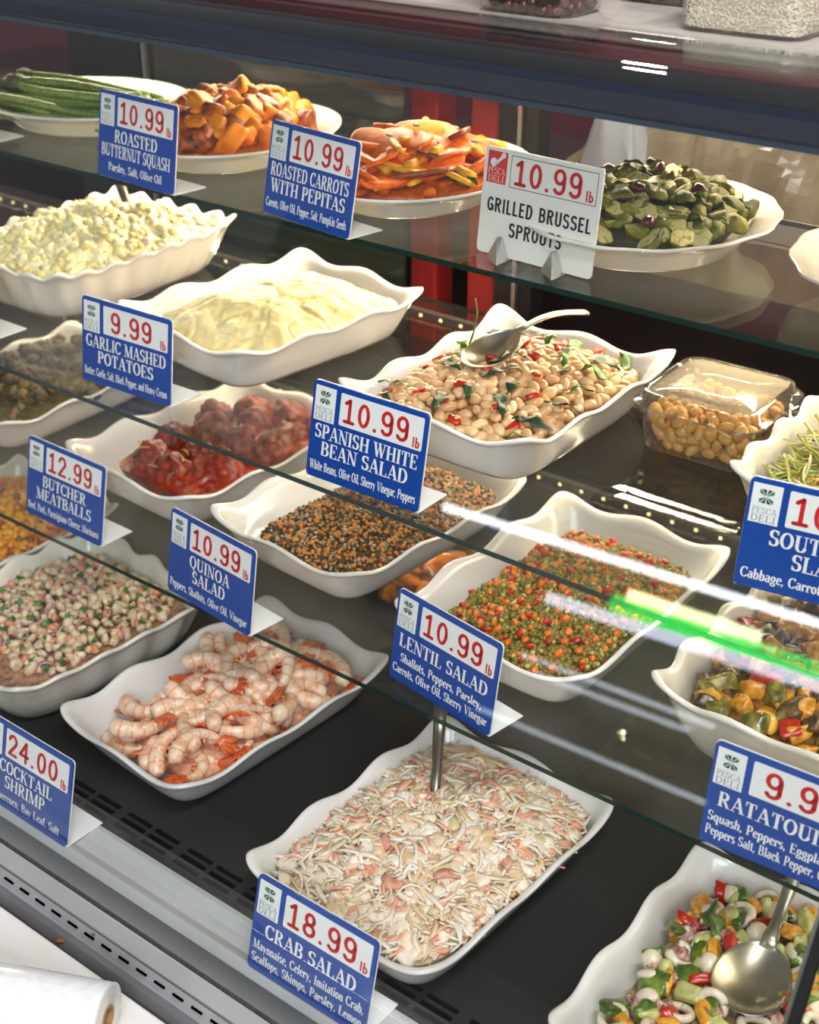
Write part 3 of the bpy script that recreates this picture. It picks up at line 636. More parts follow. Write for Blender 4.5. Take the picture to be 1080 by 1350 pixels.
T_broc = Tray('white tray holding roasted broccoli at the left edge of the lowest shelf', -1.62, 1.185, Z2, .03, .236, .33, .05)
T_cev = Tray('deep white scalloped dish holding the diced fish ceviche on the deck', -1.296, .925, ZD, -.075, .272, .31, .072, 'B', CREAM, amp=.004, kl=5, ks=4, corner=.003)
T_corn = Tray('deep white scalloped dish holding orange roasted crumbs at the left edge of the deck', -1.575, 1.01, ZD, -.06, .26, .33, .066, 'B', CREAM, amp=.004, kl=5, ks=4, corner=.003)
T_slaw = Tray('deep white scalloped dish of yellow green slaw at the right end of the middle shelf', -.362, 1.265, Z1, .02, .25, .34, .082, 'B', CREAM, amp=.0035, kl=5, ks=4, corner=.006)
T_rat = Tray('deep white dish with a thick wavy rim holding ratatouille on the lowest shelf', -.366, 1.175, Z2, .0, .26, .34, .078, 'B', CREAM, amp=.0045, kl=4, ks=3, corner=.008)
T_mac = Tray('deep white fluted dish holding creamy potato salad on the middle shelf', -1.548, 1.246, Z1, .02, .262, .35, .07, 'B', CREAM, amp=.0045, kl=7, ks=5, corner=.006)

# plates on the top shelf
def plate(label, x, y, a, b, th=0, h=.036, lobes=0):
    V = []; F = []; n = 64
    R = [(0, .004), (.55, .004), (.66, .007), (.74, .016), (.80, h*.72), (.9, h*.9), (.985, h*.99), (1, h), (1.0, h-.003), (.97, h-.005), (.86, h-.009), (.78, h*.5), (.7, .004), (.66, 0), (.6, 0), (.58, .002), (0, .002)]
    for r, z in R:
        for i in range(n):
            q = 2*PI*i/n; e = 1+(.012*math.cos(lobes*q) if lobes and r > .85 else 0); V.append((r*a*e*math.cos(q), r*b*e*math.sin(q), z))
    for k in range(len(R)-1):
        for i in range(n): F.append((k*n+i, k*n+(i+1) % n, (k+1)*n+(i+1) % n, (k+1)*n+i)[::1])
    F = [f[::-1] for f in F]
    return put('oval_plate', mesh('oval_plate', V, F, PORC if lobes == 0 else CREAM), None, (x, y, Z0+.0003), (0, 0, th), None, label, 'plate', 'white plates on the top shelf')
class PlateFill(Fill):
    def __init__(s, x, y, a, b, th, base, dome, rough, rs, seed):
        class T: pass
        t = T(); t.x, t.y, t.z, t.th = x, y, Z0, th
        t.w = lambda lx, ly, lz: (x+math.cos(th)*lx-math.sin(th)*ly, y+math.sin(th)*lx+math.cos(th)*ly, Z0+lz)
        s.t = t; s.a, s.b = a, b; s.base, s.dome, s.rough, s.rs, s.seed = base, dome, rough, rs, seed
    def hz(s, u, v):
        e = math.hypot(u, v); return s.base+s.dome*max(0, 1-e**2)+s.rough*fbm(u*s.a*s.rs, v*s.b*s.rs, s.seed)*min(1, (1-min(1, e))*5)
    def loc(s, u, v): return u*s.a, v*s.b
    def body(s, name, m, label, cat, n=24, **k):
        V = []; F = []; N = 40
        for j in range(n+1):
            for i in range(N): r = j/n; q = 2*PI*i/N; u, v = r*math.cos(q), r*math.sin(q); V.append((u*s.a, v*s.b, s.hz(u, v)))
        for i in range(N): q = 2*PI*i/N; V.append((.8*s.a*math.cos(q), .8*s.b*math.sin(q), .005))
        for j in range(n+1):
            for i in range(N): F.append((j*N+i, (j+1)*N+i, (j+1)*N+(i+1) % N, j*N+(i+1) % N))
        F.append(tuple((n+1)*N+i for i in range(N-1, -1, -1)))
        t = s.t; return put(name, mesh(name, V, F, m), None, (t.x, t.y, t.z), (0, 0, t.th), None, label, cat, None, 'stuff')
    def pts(s, n, seed, dmin, lim=.95):
        rg = random.Random(seed); P = []; tries = 0
        while len(P) < n and tries < n*80:
            tries += 1; r, q = lim*math.sqrt(rg.random()), rg.uniform(0, 2*PI); u, v = r*math.cos(q), r*math.sin(q); x, y = s.loc(u, v)
            d = dmin*(1-.55*tries/(n*80))
            if all((x-a)**2+(y-b)**2 > d*d for a, b, *_ in P): P.append((x, y, s.hz(u, v), u, v))
        return P
PL = dict(asp=(-1.605, 1.31, .155, .135, .2), squ=(-1.318, 1.31, .135, .165, .15), car=(-1.008, 1.305, .13, .16, .1), bru=(-.70, 1.308, .137, .152, .0))
plate('white plate of green asparagus at the left end of the top shelf', *PL['asp'])
plate('white oval plate of roasted orange squash cubes', *PL['squ'])
plate('white oval plate of roasted carrots with seeds', *PL['car'])
plate('white plate with a wavy lip holding grilled brussels sprouts', *PL['bru'], lobes=14, h=.04)
plate('white scalloped plate cut by the right edge on the top shelf', -.392, 1.325, .137, .152, 0, lobes=14, h=.04)

# ---- asparagus
ASP = M('asparagus_green', [(70, 98, 34), (104, 130, 56), (134, 152, 84)], .4, 60, bump=.2, rnd=.15, stretch=(1, 1, 1)); ASPT = M('asparagus_tip', [(46, 66, 34), (92, 108, 56)], .5, 200, bump=.8)
def spear(seed):
    rg = random.Random(seed); L = .2; P = []; R = []
    for i in range(15):
        s = i/14; P.append((L*(s-.5), .006*math.sin(s*3+seed), .004*math.sin(s*4+seed*2))); R.append(.0062*(1-.1*s))
    V, F = tube_geo(P, R, 9)
    P2 = [(-L*.5-.032*s, .006*math.sin(seed), .004*math.sin(seed*2)) for s in [0, .15, .3, .45, .6, .75, .9, 1]]
    V2, F2 = tube_geo(P2, [.0062, .0074, .0084, .0088, .0082, .0066, .004, .001], 12)
    V2 = [Vector(v)+Vector((0, 1, 1))*(.0012*math.sin(v[0]*900+math.atan2(v[1], v[2])*3)) for v in V2]
    return mesh('stalk', V, F, ASP), mesh('tip', V2, F2, ASPT)
spm = [spear(i) for i in range(4)]; rg = random.Random(5)
for i in range(22):
    lay = 0 if i < 10 else (1 if i < 18 else 2); k = (i if lay == 0 else (i-10 if lay == 1 else i-18)); nn = (10, 8, 4)[lay]
    yy = (k-(nn-1)/2)*.0165+rg.uniform(-.002, .002); st, tp = spm[i % 4]
    o = thing('asparagus_spear', 'green roasted asparagus spear in the bundle on the leftmost plate', 'asparagus', (-1.612+rg.uniform(-.02, .02)-.3*yy*0, 1.30+yy, Z0+.020+lay*.0125+.028), (rg.uniform(-.1, .1)*0+rg.uniform(-3, 3), rg.uniform(-.05, .05), rg.uniform(-.12, .12)+.25), 'asparagus spears')
    o.location.z = Z0+.022+lay*.0125
    put('stalk', st, o); put('tip', tp, o)
# ---- squash
SQ = M('squash_orange', [(172, 74, 6), (222, 116, 10), (238, 150, 34)], .42, 14, bump=.3, rnd=.2, pos=[.2, .38, .62], spec=.3); SQD = M('squash_charred', [(60, 28, 10), (140, 66, 14), (200, 100, 20)], .4, 24, bump=.3, rnd=.2)
f = PlateFill(*PL['squ'][:2], .105, .132, .15, .022, .040, .006, 30, 4)
f.body('squash_heap', M('squash_base', [(150, 76, 14), (205, 112, 24)], .5, 40, bump=.4), 'mashed orange squash under the cubes on its oval plate', 'roasted squash')
sqm = [blob('squash_cube', 20+i, (.0155, .014, .0125), SQ if i < 5 else SQD, p=7, rough=.08, warp=.38) for i in range(7)]
strew(f, 85, 3, .020, sqm, 'squash_cube', 'roasted orange squash cube heaped on its white oval plate', 'squash cube', 'squash cubes', .006, .8, (.8, 1.25), .86)
# ---- carrots
CA = M('carrot_orange', [(206, 70, 2), (234, 106, 4), (244, 140, 14)], .4, 20, bump=.25, rnd=.12, spec=.3); CY = M('carrot_yellow', [(232, 156, 14), (246, 190, 44)], .4, 24, bump=.15, rnd=.1, spec=.3); CB = M('carrot_charred', [(60, 26, 12), (168, 70, 16)], .4, 40)
f = PlateFill(*PL['car'][:2], .09, .11, .1, .024, .034, .004, 25, 9)
f.body('carrot_heap', M('carrot_base', [(196, 84, 8), (228, 116, 16)], .4, 40, bump=.4), 'soft roasted carrot under the slices on its oval plate', 'roasted carrots')
def stick(seed, L, r, m):
    rg = random.Random(seed); c = rg.uniform(-.4, .4); P = [(L*(s/8-.5), c*L*.5*(s/8-.5)**2, 0) for s in range(9)]
    V, F = tube_geo(P, [r*(.55+.5*s/8+.05*rg.random()) for s in range(9)], 8, .8); return mesh('carrot_stick', V, F, m)
cm1 = [stick(i, .07, .0072, CA) for i in range(3)]; cm2 = [stick(9+i, .075, .007, CY) for i in range(3)]
strew(f, 30, 2, .024, cm1, 'carrot_stick', 'roasted orange carrot stick on the oval plate with seeds', 'carrot stick', 'orange carrot sticks', .006, .14, (.8, 1.2), .9)
strew(f, 20, 8, .03, cm2, 'carrot_stick', 'roasted yellow carrot stick on the oval plate with seeds', 'carrot stick', 'yellow carrot sticks', .010, .14, (.8, 1.2), .9)
strew(f, 40, 12, .026, [dome_slice('carrot_slice', i, .022, .006, (CB, CA, CA, CY, CA)[i], 1.75) for i in range(5)], 'carrot_slice', 'long slanted roasted carrot slice on the oval plate', 'carrot slice', 'carrot slices', .009, .2, (.8, 1.25), .9)
PEP = M('pepita_green', [(122, 120, 60), (150, 140, 84)], .4, 40)
strew(f, 9, 21, .04, [blob('pumpkin_seed', 3, (.0065, .0042, .0018), PEP)], 'pumpkin_seed', 'pale green pumpkin seed lying on the roasted carrots', 'pumpkin seed', 'pumpkin seeds', .024, .1)
HERB = M('herb_green', [(34, 74, 20), (62, 110, 34), (88, 134, 50)], .45, 40, rnd=.2); HERBD = M('herb_dark', [(18, 40, 16), (36, 66, 26)], .5, 40, rnd=.2)
for i in range(4): put('parsley_leaf', leaf('parsley_leaf', 40+i, .024, .014, HERB, lobes=3), None, (-.925+.007*i, 1.262+.006*(i % 2), Z0+.04), (.3*i, .2, i), None, 'green parsley leaf at the right end of the carrots', 'parsley leaf', 'parsley leaves on the carrots')
# ---- brussels sprouts
BRG = M('sprout_green', [(52, 56, 8), (98, 100, 20), (154, 142, 52)], .5, 14, bump=.5, bscale=70, rnd=.22); BRC = M('sprout_cut', [(206, 190, 110), (222, 210, 142), (170, 156, 70), (120, 80, 30)], .42, 30, bump=.5, bscale=120, rnd=.1, pos=[.2, .5, .66, .82])
f = PlateFill(*PL['bru'][:2], .098, .108, 0, .032, .034, .004, 30, 14)
f.body('sprout_heap', M('sprout_base', [(30, 34, 8), (70, 70, 20)], .5, 60, bump=.8), 'dark green chopped sprout leaves under the halved sprouts', 'brussels sprouts')
def half_sprout(seed):
    V, F = ico(3); out = []
    for v in V:
        x, y, z = v; r = 1+.07*math.sin(6*math.atan2(y, x)+4*z+seed)+.1*nz3(v, 2.2, seed)
        if z < 0: z *= .12
        out.append((.0175*x*r*1.15, .0145*y*r, .0145*z*r))
    return mesh('leaf_dome', out, F, BRG)
def half_cut(seed):
    V = []; F = []; n = 20
    for r, z in ((0, -.0022), (.4, -.0026), (.75, -.0023), (.93, -.0016)):
        for i in range(n): a = 2*PI*i/n; q = 1+.07*math.sin(6*a+seed); V.append((.0175*r*q*1.15*math.cos(a), .0145*r*q*math.sin(a), z+.0007*math.sin(5*a+r*9)*r))
    for k in range(3):
        for i in range(n): F.append((k*n+i, (k+1)*n+i, (k+1)*n+(i+1) % n, k*n+(i+1) % n)[::-1])
    return mesh('cut_face', V, F, BRC)
LEAFS = [leaf('sprout_leaf', 320+i, .024, .018, BRG, curl=.8) for i in range(3)]
strew(f, 34, 33, .025, LEAFS, 'sprout_leaf', 'loose browned sprout leaf among the halved sprouts', 'sprout leaf', 'loose sprout leaves', .010, .4)
hs_ = [half_sprout(i) for i in range(4)]; hc_ = [half_cut(i) for i in range(4)]; rg = random.Random(77)
for x, y, z, u, v in f.pts(115, 6, .016, 1.04):
    k = rg.randrange(4); up_ = rg.random() < .7
    o = thing('brussels_sprout', 'halved grilled brussels sprout, cut side up, beside the white card' if up_ else 'halved grilled brussels sprout, round side up, beside the white card', 'brussels sprout', f.t.w(x, y, z+.007), (PI*.85*up_+rg.uniform(-.5, .5), rg.uniform(-.5, .5), rg.uniform(0, 6)), 'cut side up sprout halves' if up_ else 'round side up sprout halves')
    o.scale = (rg.uniform(.55, .88),)*3; put('leaf_dome', hs_[k], o); put('cut_face', hc_[k], o)
CRAN = M('cranberry', [(66, 10, 22), (110, 20, 36)], .3, 30, bump=.3, rnd=.2, coat=.3)
crm = [blob('dried_cranberry', 60+i, (.009, .0065, .0055), CRAN, rough=.4, sub=2) for i in range(3)]
strew(f, 9, 31, .035, crm, 'dried_cranberry', 'dark red dried cranberry among the grilled sprouts', 'cranberry', 'cranberries on the sprouts', .016, .4)
put('dried_cranberry', crm[0], None, (-.748, 1.427, Z0+.040), (.3, 0, .4), 1.1, 'lone dried cranberry on the back lip of the sprout plate', 'cranberry')

# ---- potato salad (left), mashed potatoes
f = Fill(T_mac, .060, .034, .016, 30, 3)
f.body('potato_salad', M('potato_salad_cream', [(222, 208, 146), (236, 226, 178), (242, 238, 210)], .4, 50, bump=.8, bscale=90), 'pale creamy potato salad with orange flecks', 'potato salad')
PS = [M('potato_bit', [(230, 212, 140), (236, 224, 164)], .4, 20), M('cream_bit', (236, 226, 182), .4), M('carrot_bit', [(226, 130, 70), (240, 160, 104)], .4, 30), M('herb_bit', [(120, 140, 66), (160, 170, 96)], .5, 30)]
bits(f, 620, 4, lambda rg, mi: blob_geo(rg.randrange(30), (.0075, .0062, .005) if mi < 2 else (.0044, .0032, .002), p=3, rough=.45, ns=2, sub=2 if mi < 2 else 1), 'salad_bits', PS, 'small potato and carrot bits mixed through the creamy potato salad', 'salad bits', -.0015, .5, weights=[6, 6, .9, .7])
f = Fill(T_pot, .036, .030, .008, 13, 7, tilt=.004)
MASH = M('mashed_potato', [(218, 194, 126), (232, 212, 152), (240, 226, 178)], .5, 16, bump=.5, bscale=50, pos=[.25, .45, .7])
def mash_body():
    fz = f.hz
    def hz(u, v):
        x, y = u*f.hx, v*f.hy; c = 0
        for q, amp, wd in ((mnoise.noise(Vector((x*14, y*14, 2.2))), .006, .06), (mnoise.noise(Vector((x*22, y*22, 8.8))), .003, .05)):
            c -= amp*math.exp(-(q/wd)**2)*max(0, mnoise.noise(Vector((x*12, y*12, 5)))+.35)
        return fz(u, v)+c*1.3+.0018*fbm(x*62, y*62, 4)
    f.hz = hz; f.body('mashed_potatoes', MASH, 'pale yellow heap of garlic mashed potatoes with cracks in its top', 'mashed potatoes', 150)
mash_body()
# ---- fork in the potato salad
FDARK = M('dark_fork_steel', (96, 90, 82), .35, metal=.8)
t = thing('serving_fork', 'dark serving fork stuck in the creamy potato salad', 'serving fork', (0, 0, 0))
V, F = tube_geo([(-1.625, 1.365, Z1+.145), (-1.60, 1.352, Z1+.112), (-1.575, 1.343, Z1+.082), (-1.562, 1.338, Z1+.078)], [.0085, .0085, .006, .006], 10, .45); put('handle', mesh('handle', V, F, FDARK), t)
for k in (-1, 0, 1):
    V, F = tube_geo([(-1.562, 1.338, Z1+.078), (-1.548, 1.33+k*.006, Z1+.086), (-1.53, 1.322+k*.008, Z1+.08), (-1.517, 1.314+k*.008, Z1+.068)], [.004, .0032, .0028, .0015], 8, .6); put('prong', mesh('prong', V, F, FDARK), t)

# ---- white bean salad
BE = M('white_bean', [(200, 148, 98), (218, 174, 124), (232, 198, 152)], .3, 14, rnd=.1, sss=.12, coat=.25)
BEY = M('golden_bean', [(226, 168, 84), (238, 190, 112)], .28, 26, rnd=.08, sss=.1, coat=.3)
f = Fill(T_bean, .036, .028, .004, 22, 11)
f.body('bean_salad_base', M('bean_base', [(140, 96, 54), (178, 132, 84)], .45, 90, bump=.5), 'dressed beans lying under the top layer of white bean salad', 'bean salad')
bm = [blob('white_bean', 70+i, (.0098, .0062, .0057), BE, p=2.2, rough=.1, sub=3, bend=.0022) for i in range(5)]
strew(f, 300, 5, .0128, bm, 'white_bean', 'plump white bean in the salad tray with the resting spoon', 'white bean', 'beans of the bean salad', .0035, .22, (.9, 1.15))
RP = M('red_pepper', [(168, 18, 12), (206, 48, 24)], .25, 30, rnd=.15, coat=.5)
rpm = [blob('pepper_piece', 80+i, (.0078, .0055, .0022), RP, p=6, rough=.15, warp=.42, sub=2) for i in range(3)]
strew(f, 22, 9, .03, rpm, 'pepper_piece', 'small red pepper piece among the white beans', 'pepper piece', 'pepper pieces in the bean salad', .0095, .3)
ar = [leaf('arugula_leaf', 90+i, .048, .013, HERB if i % 2 else HERBD, lobes=3, curl=.5) for i in range(5)]
strew(f, 26, 15, .03, ar, 'arugula_leaf', 'dark green arugula leaf tucked among the white beans', 'arugula leaf', 'arugula leaves in the bean salad', .010, .12, (.75, 1.2))
V, F = tube_geo([(-.892, 1.255, Z1+.052), (-.893, 1.268, Z1+.07), (-.897, 1.28, Z1+.09), (-.906, 1.288, Z1+.103)], [.0016, .0015, .0012, .0006], 6)
put('arugula_sprig', mesh('arugula_sprig', V, F, HERB), label='thin green stem sticking up from the back left of the beans', cat='arugula sprig')
SPM = M('spoon_steel', (196, 190, 172), .3, metal=1)
spoon('steel spoon lying bowl up on the white beans, handle over the back rim', (-.824, 1.208, Z1+.086), (-.785, 1.338, Z1+.098), .078, .060, .0060, SPM, depth=.013, arch=.010, pitch=.3)

# ---- clear box of beans
def clam(name, label, cat, x, y, z, w, d, h, th, lid, lidm=None, taper=.012, loc_ridge=True, lid_h=.012):
    t = thing(name, label, cat, (x, y, z), (0, 0, th), 'clear plastic tubs'); n = 16
    def loop(w_, d_, z_, r):
        return [(px, py, z_) for px, py in rrect(-w_/2, w_/2, -d_/2, d_/2, r, 5)]
    def loft(nm, L, m, cap0=False, cap1=False):
        V = [p for l in L for p in l]; q = len(L[0]); F = []
        for k in range(len(L)-1):
            for i in range(q): F.append((k*q+i, k*q+(i+1) % q, (k+1)*q+(i+1) % q, (k+1)*q+i))
        if cap0: F.append(tuple(range(q-1, -1, -1)))
        if cap1: F.append(tuple((len(L)-1)*q+i for i in range(q)))
        o = put(nm, mesh(nm, V, F, m), t); md = o.modifiers.new('solid', 'SOLIDIFY'); md.thickness = .0007; return o
    g = taper
    loft('tub', [loop(w-2*g, d-2*g, .0005, .018), loop(w-2*g+.006, d-2*g+.006, .004, .02), loop(w-g, d-g, h*.5, .022), loop(w-.006, d-.006, h*.86, .024), loop(w+.004, d+.004, h*.88, .026), loop(w+.006, d+.006, h*.92, .026)], PLAST, cap0=True)
    if lid:
        loft('lid', [loop(w+.010, d+.010, h*.86, .028), loop(w+.010, d+.010, h*.95, .028), loop(w+.004, d+.004, h*.97, .026), loop(w-.006, d-.006, h*.96, .024), loop(w-.010, d-.010, h*.96+lid_h, .022), loop(w-.018, d-.018, h*.97+lid_h, .02), loop(w-.022, d-.022, h*.95+lid_h, .018)], PLAST)
        loft('lid_top', [loop(w-.022, d-.022, h*.95+lid_h, .018), loop(w*.3, d*.3, h*.95+lid_h, .01)], lidm or PLAST, cap1=True)
    return t
def tubfill(n, x, y, z, w, d, z0, z1, th, meshes, name, label, cat, group, seed, dmin, flat=.9, sc=(.9, 1.1), shell=True):
    rg = random.Random(seed); P = []; tr = 0
    while len(P) < n and tr < n*200:
        tr += 1; a, b, q = rg.uniform(-1, 1), rg.uniform(-1, 1), rg.uniform(z0, z1); k = rg.random()
        if shell:
            if k < .4: b = -1
            elif k < .6: a = -1
            elif k < .72: a = 1
            else: q = z1
        wf = .84+.16*(q-z0)/max(1e-6, z1-z0) if z1 > z0 else 1
        px, py = pn(a, b, 6); p = (px*w/2*wf, py*d/2*wf, q)
        if all((p[0]-r[0])**2+(p[1]-r[1])**2+(p[2]-r[2])**2 > dmin*dmin for r in P): P.append(p)
    c, s_ = math.cos(th), math.sin(th)
    for p in P: put(name, meshes[rg.randrange(len(meshes))], None, (x+c*p[0]-s_*p[1], y+s_*p[0]+c*p[1], z+p[2]), rrot(rg, flat), rg.uniform(*sc), label, cat, group)
CX, CYY = -.594, 1.308
clam('plastic_tub', 'closed clear plastic tub of beans between the bean salad and the slaw', 'plastic tub', CX, CYY, Z1, .142, .142, .058, .03, True, LIDP)
bmy = [blob('golden_bean', 95+i, (.0098, .0066, .006), BEY, p=2.2, rough=.1, sub=2, bend=.002) for i in range(4)]
box('packed_beans', -.046, .046, -.046, .046, .008, .034, M('packed_beans', [(206, 150, 80), (228, 178, 108)], .5, 100), None, loc=(CX, CYY, Z1), rot=(0, 0, .03), label='tightly packed beans in the middle of the clear tub', cat='packed beans', kind='stuff')
tubfill(130, CX, CYY, Z1, .112, .112, .008, .04, .03, bmy, 'golden_bean', 'golden bean packed inside the closed clear tub', 'bean', 'beans in the clear tub', 4, .0115)
tubfill(12, CX, CYY, Z1, .114, .114, .012, .042, .03, rpm, 'pepper_piece', 'red pepper piece inside the closed clear tub', 'pepper piece', 'pepper pieces in the clear tub', 6, .03)

# ---- slaw
f = Fill(T_slaw, .05, .028, .006, 30, 5)
f.body('slaw_base', M('slaw_base', [(150, 146, 60), (196, 188, 96), (218, 210, 140)], .45, 80, bump=.8), 'shredded cabbage mass under the loose strands of slaw', 'slaw')
SL = [M('slaw_yellow', [(214, 206, 110), (230, 222, 140)], .35, 30), M('slaw_green', [(150, 168, 60), (182, 190, 84)], .35, 30), M('slaw_white', (226, 218, 178), .35), M('slaw_orange', (214, 140, 66), .4)]
bits(f, 1100, 6, lambda rg, mi: shred(rg, rg.uniform(.02, .045), .0026, .0016), 'slaw_shreds', SL, 'thin yellow and green cabbage strands on top of the slaw', 'slaw shreds', .012, .35, weights=[5, 4, 3, 1.2])
strew(f, 14, 3, .03, crm, 'dried_cranberry', 'dark dried cranberry in the green and yellow slaw', 'cranberry', 'cranberries in the slaw', .008, .4)

# ---- roasted broccoli
BRO = M('broccoli_brown', [(44, 38, 12), (96, 76, 20), (142, 100, 30)], .55, 40, bump=1, bscale=160, rnd=.25)
f = Fill(T_broc, .03, .026, .006, 30, 8)
f.body('broccoli_base', M('broccoli_base', [(56, 48, 16), (110, 88, 26)], .5, 60, bump=.8), 'browned broccoli crumbs under the roasted florets', 'roasted broccoli')
STM = M('broccoli_stem', [(120, 120, 50), (150, 144, 76)], .5, 30)
def floret(seed):
    b = MB(); rg = random.Random(seed)
    for k in range(9):
        V, F = blob_geo(seed*9+k, (.009, .009, .008), rough=.5, ns=3.5, sub=2); q = Vector((rg.uniform(-.011, .011), rg.uniform(-.011, .011), .014+rg.uniform(-.004, .005))); b.add([Vector(v)+q for v in V], F)
    V, F = tube_geo([(0, 0, -.012), (.002, 0, 0), (0, .001, .012)], [.0045, .005, .008], 8); return b.me('crown', BRO, True), mesh('stem', V, F, STM)
flo = [floret(i) for i in range(4)]
rg = random.Random(4)
for x, y, z, u, v in f.pts(46, 7, .026):
    k = rg.randrange(4); o = thing('broccoli_floret', 'browned roasted broccoli floret in the leftmost tray of the lowest shelf', 'broccoli floret', f.t.w(x, y, z-.002), rrot(rg, .35), 'broccoli florets'); put('crown', flo[k][0], o); put('stem', flo[k][1], o)

# ---- meatballs
SAUCE = M('tomato_sauce', [(98, 22, 8), (152, 42, 14), (182, 68, 26)], .3, 30, bump=1, bscale=110, coat=.3)
MEAT = M('meatball', [(80, 22, 10), (138, 40, 16), (172, 62, 26)], .38, 34, bump=1, bscale=80, rnd=.15, coat=.15)
f = Fill(T_meat, .032, .012, .010, 28, 13, u0=-.72, u1=.98, v0=-.86)
f.body('tomato_sauce', SAUCE, 'thick red tomato sauce around the meatballs', 'tomato sauce', group=None)
mbm = [blob('meatball', 100+i, (.027, .025, .022), MEAT, rough=.3, ns=2.2, sub=4, fine=.13) for i in range(4)]; rg = random.Random(3)
for i, (lx, ly) in enumerate([(-.028, -.09), (.028, -.098), (.07, -.05), (.012, -.045), (-.045, -.035), (-.02, .012), (.04, .01), (.078, .03), (-.06, .05), (.005, .065), (.055, .08), (-.045, .105), (.015, .118), (.075, .12)]):
    put('meatball', mbm[i % 4], None, f.t.w(lx, ly, .036+.008*(i in (5, 9, 6))), rrot(rg), rg.uniform(.95, 1.15), 'round meatball coated in red sauce, in the tray behind its blue sign', 'meatball', 'meatballs')
CHS = M('cheese_shred', (226, 170, 90), .5)
rg = random.Random(9)
for i in range(12):
    V, F = shred(rg, .016, .0018, .0012); x, y = ((-.04, -.095), (-.03, -.1), (.028, -.1), (.034, -.088), (.0, -.11), (.04, -.11), (-.06, -.06), (.02, -.07), (.05, -.03), (-.05, -.085), (.01, -.1), (.03, -.11))[i]
    put('cheese_shred', mesh('cheese_shred', V, F, CHS), None, f.t.w(x, y, .059 if i not in (4, 5, 6, 9) else .045), (rg.uniform(-.5, .5), rg.uniform(-.5, .5), rg.uniform(0, 6)), None, 'thin shred of cheese lying on the meatballs', 'cheese shred', 'cheese shreds')
put('parsley_leaf', leaf('parsley_leaf', 7, .014, .009, HERBD, lobes=2), None, f.t.w(-.03, -.112, .05), (.5, 0, 1), None, 'green parsley leaf on the front meatball', 'parsley leaf')

# ---- quinoa salad
f = Fill(T_quin, .027, .016, .005, 26, 17, u0=-.74, u1=.97, v0=-.95, tilt=.002)
f.body('quinoa_salad', M('quinoa_base', [(30, 26, 18), (84, 66, 34), (132, 96, 48), (60, 54, 28)], .45, 120, bump=1, bscale=260, pos=[.3, .45, .58, .7]), 'dark speckled quinoa salad', 'quinoa salad', 110)
QN = [M('quinoa_tan', [(150, 118, 66), (184, 150, 92)], .45, 60), M('quinoa_dark', [(44, 34, 26), (74, 52, 36)], .45, 60), M('quinoa_orange', [(206, 118, 30), (226, 148, 50)], .4, 60), M('quinoa_green', [(52, 62, 24), (84, 92, 36)], .45, 60), M('quinoa_red', [(150, 52, 36), (176, 82, 58)], .4, 60), M('quinoa_pale', (178, 166, 150), .4)]
bits(f, 4200, 8, lambda rg, mi: blob_geo(rg.randrange(20), (.0026, .0022, .002) if mi not in (2,) else (.0036, .003, .0024), rough=.3, sub=1), 'quinoa_grains', QN, 'fine mixed grains and diced vegetables on the quinoa salad', 'quinoa grains', .0022, 1, lim=.99, weights=[5, 6, 3.2, 4, 2, 3])

# ---- lentil salad
f = Fill(T_lent, .030, .020, .004, 24, 19, u0=-.8, u1=.99, v0=-.99, v1=.86)
f.body('lentil_base', M('lentil_base', [(70, 60, 18), (116, 100, 34), (146, 128, 52)], .45, 160, bump=1, bscale=240), 'olive green lentils packed under the top of the lentil salad', 'lentils')
LN = [M('lentil_olive', [(104, 94, 26), (144, 130, 50)], .35, 60), M('lentil_brown', [(120, 90, 34), (156, 124, 58)], .35, 60), M('celery_dice', (196, 188, 96), .35), M('herb_speck', (52, 84, 26), .4)]
bits(f, 4300, 12, lambda rg, mi: blob_geo(rg.randrange(12), (.0040, .0040, .0030), sub=1, rough=.08) if mi < 2 else blob_geo(rg.randrange(12), (.003, .0028, .0022), p=4, sub=1, rough=.2), 'lentils', LN, 'small olive lentils over the whole lentil salad', 'lentils', .0045, .6, lim=.99, weights=[6, 4, 1.6, .8])
CD = M('carrot_dice', [(212, 98, 18), (234, 136, 46)], .35, 40, rnd=.12, coat=.2)
cdm = [blob('carrot_dice', 130+i, (.0047, .0042, .0036), CD, p=7, rough=.1, warp=.35, sub=2) for i in range(3)]
rdm = [blob('pepper_dice', 140+i, (.0052, .0045, .0032), RP, p=7, rough=.1, warp=.35, sub=2) for i in range(3)]
strew(f, 150, 22, .010, cdm, 'carrot_dice', 'tiny orange carrot dice in the lentil salad', 'carrot dice', 'carrot dice in the lentil salad', .0055, .8, (.6, 1.05), .98)
strew(f, 60, 25, .015, rdm, 'pepper_dice', 'tiny red pepper dice in the lentil salad', 'pepper dice', 'pepper dice in the lentil salad', .006, .8, (.6, 1.1), .98)

# ---- ratatouille
f = Fill(T_rat, .046, .022, .006, 26, 23, v0=-.97)
f.body('ratatouille_base', M('ratatouille_base', [(70, 40, 14), (130, 84, 24), (166, 110, 34)], .35, 40, bump=.8, coat=.3), 'stewed vegetables and sauce under the ratatouille chunks', 'ratatouille')
RT = dict(yellow_squash=(M('squash_yellow', [(176, 100, 18), (220, 150, 36), (238, 186, 76)], .3, 24, bump=.3, rnd=.12, coat=.4), 'glossy yellow squash chunk in the ratatouille', 58), eggplant=(M('eggplant_brown', [(36, 22, 14), (86, 56, 28), (140, 100, 52)], .32, 24, bump=.5, rnd=.25, coat=.4), 'soft brown eggplant chunk in the ratatouille', 44), zucchini=(M('zucchini_green', [(58, 62, 14), (116, 106, 34), (176, 156, 72)], .32, 24, bump=.3, rnd=.2, coat=.4), 'green zucchini chunk in the ratatouille', 26), pepper=(RP, 'bright red pepper chunk in the ratatouille', 15))
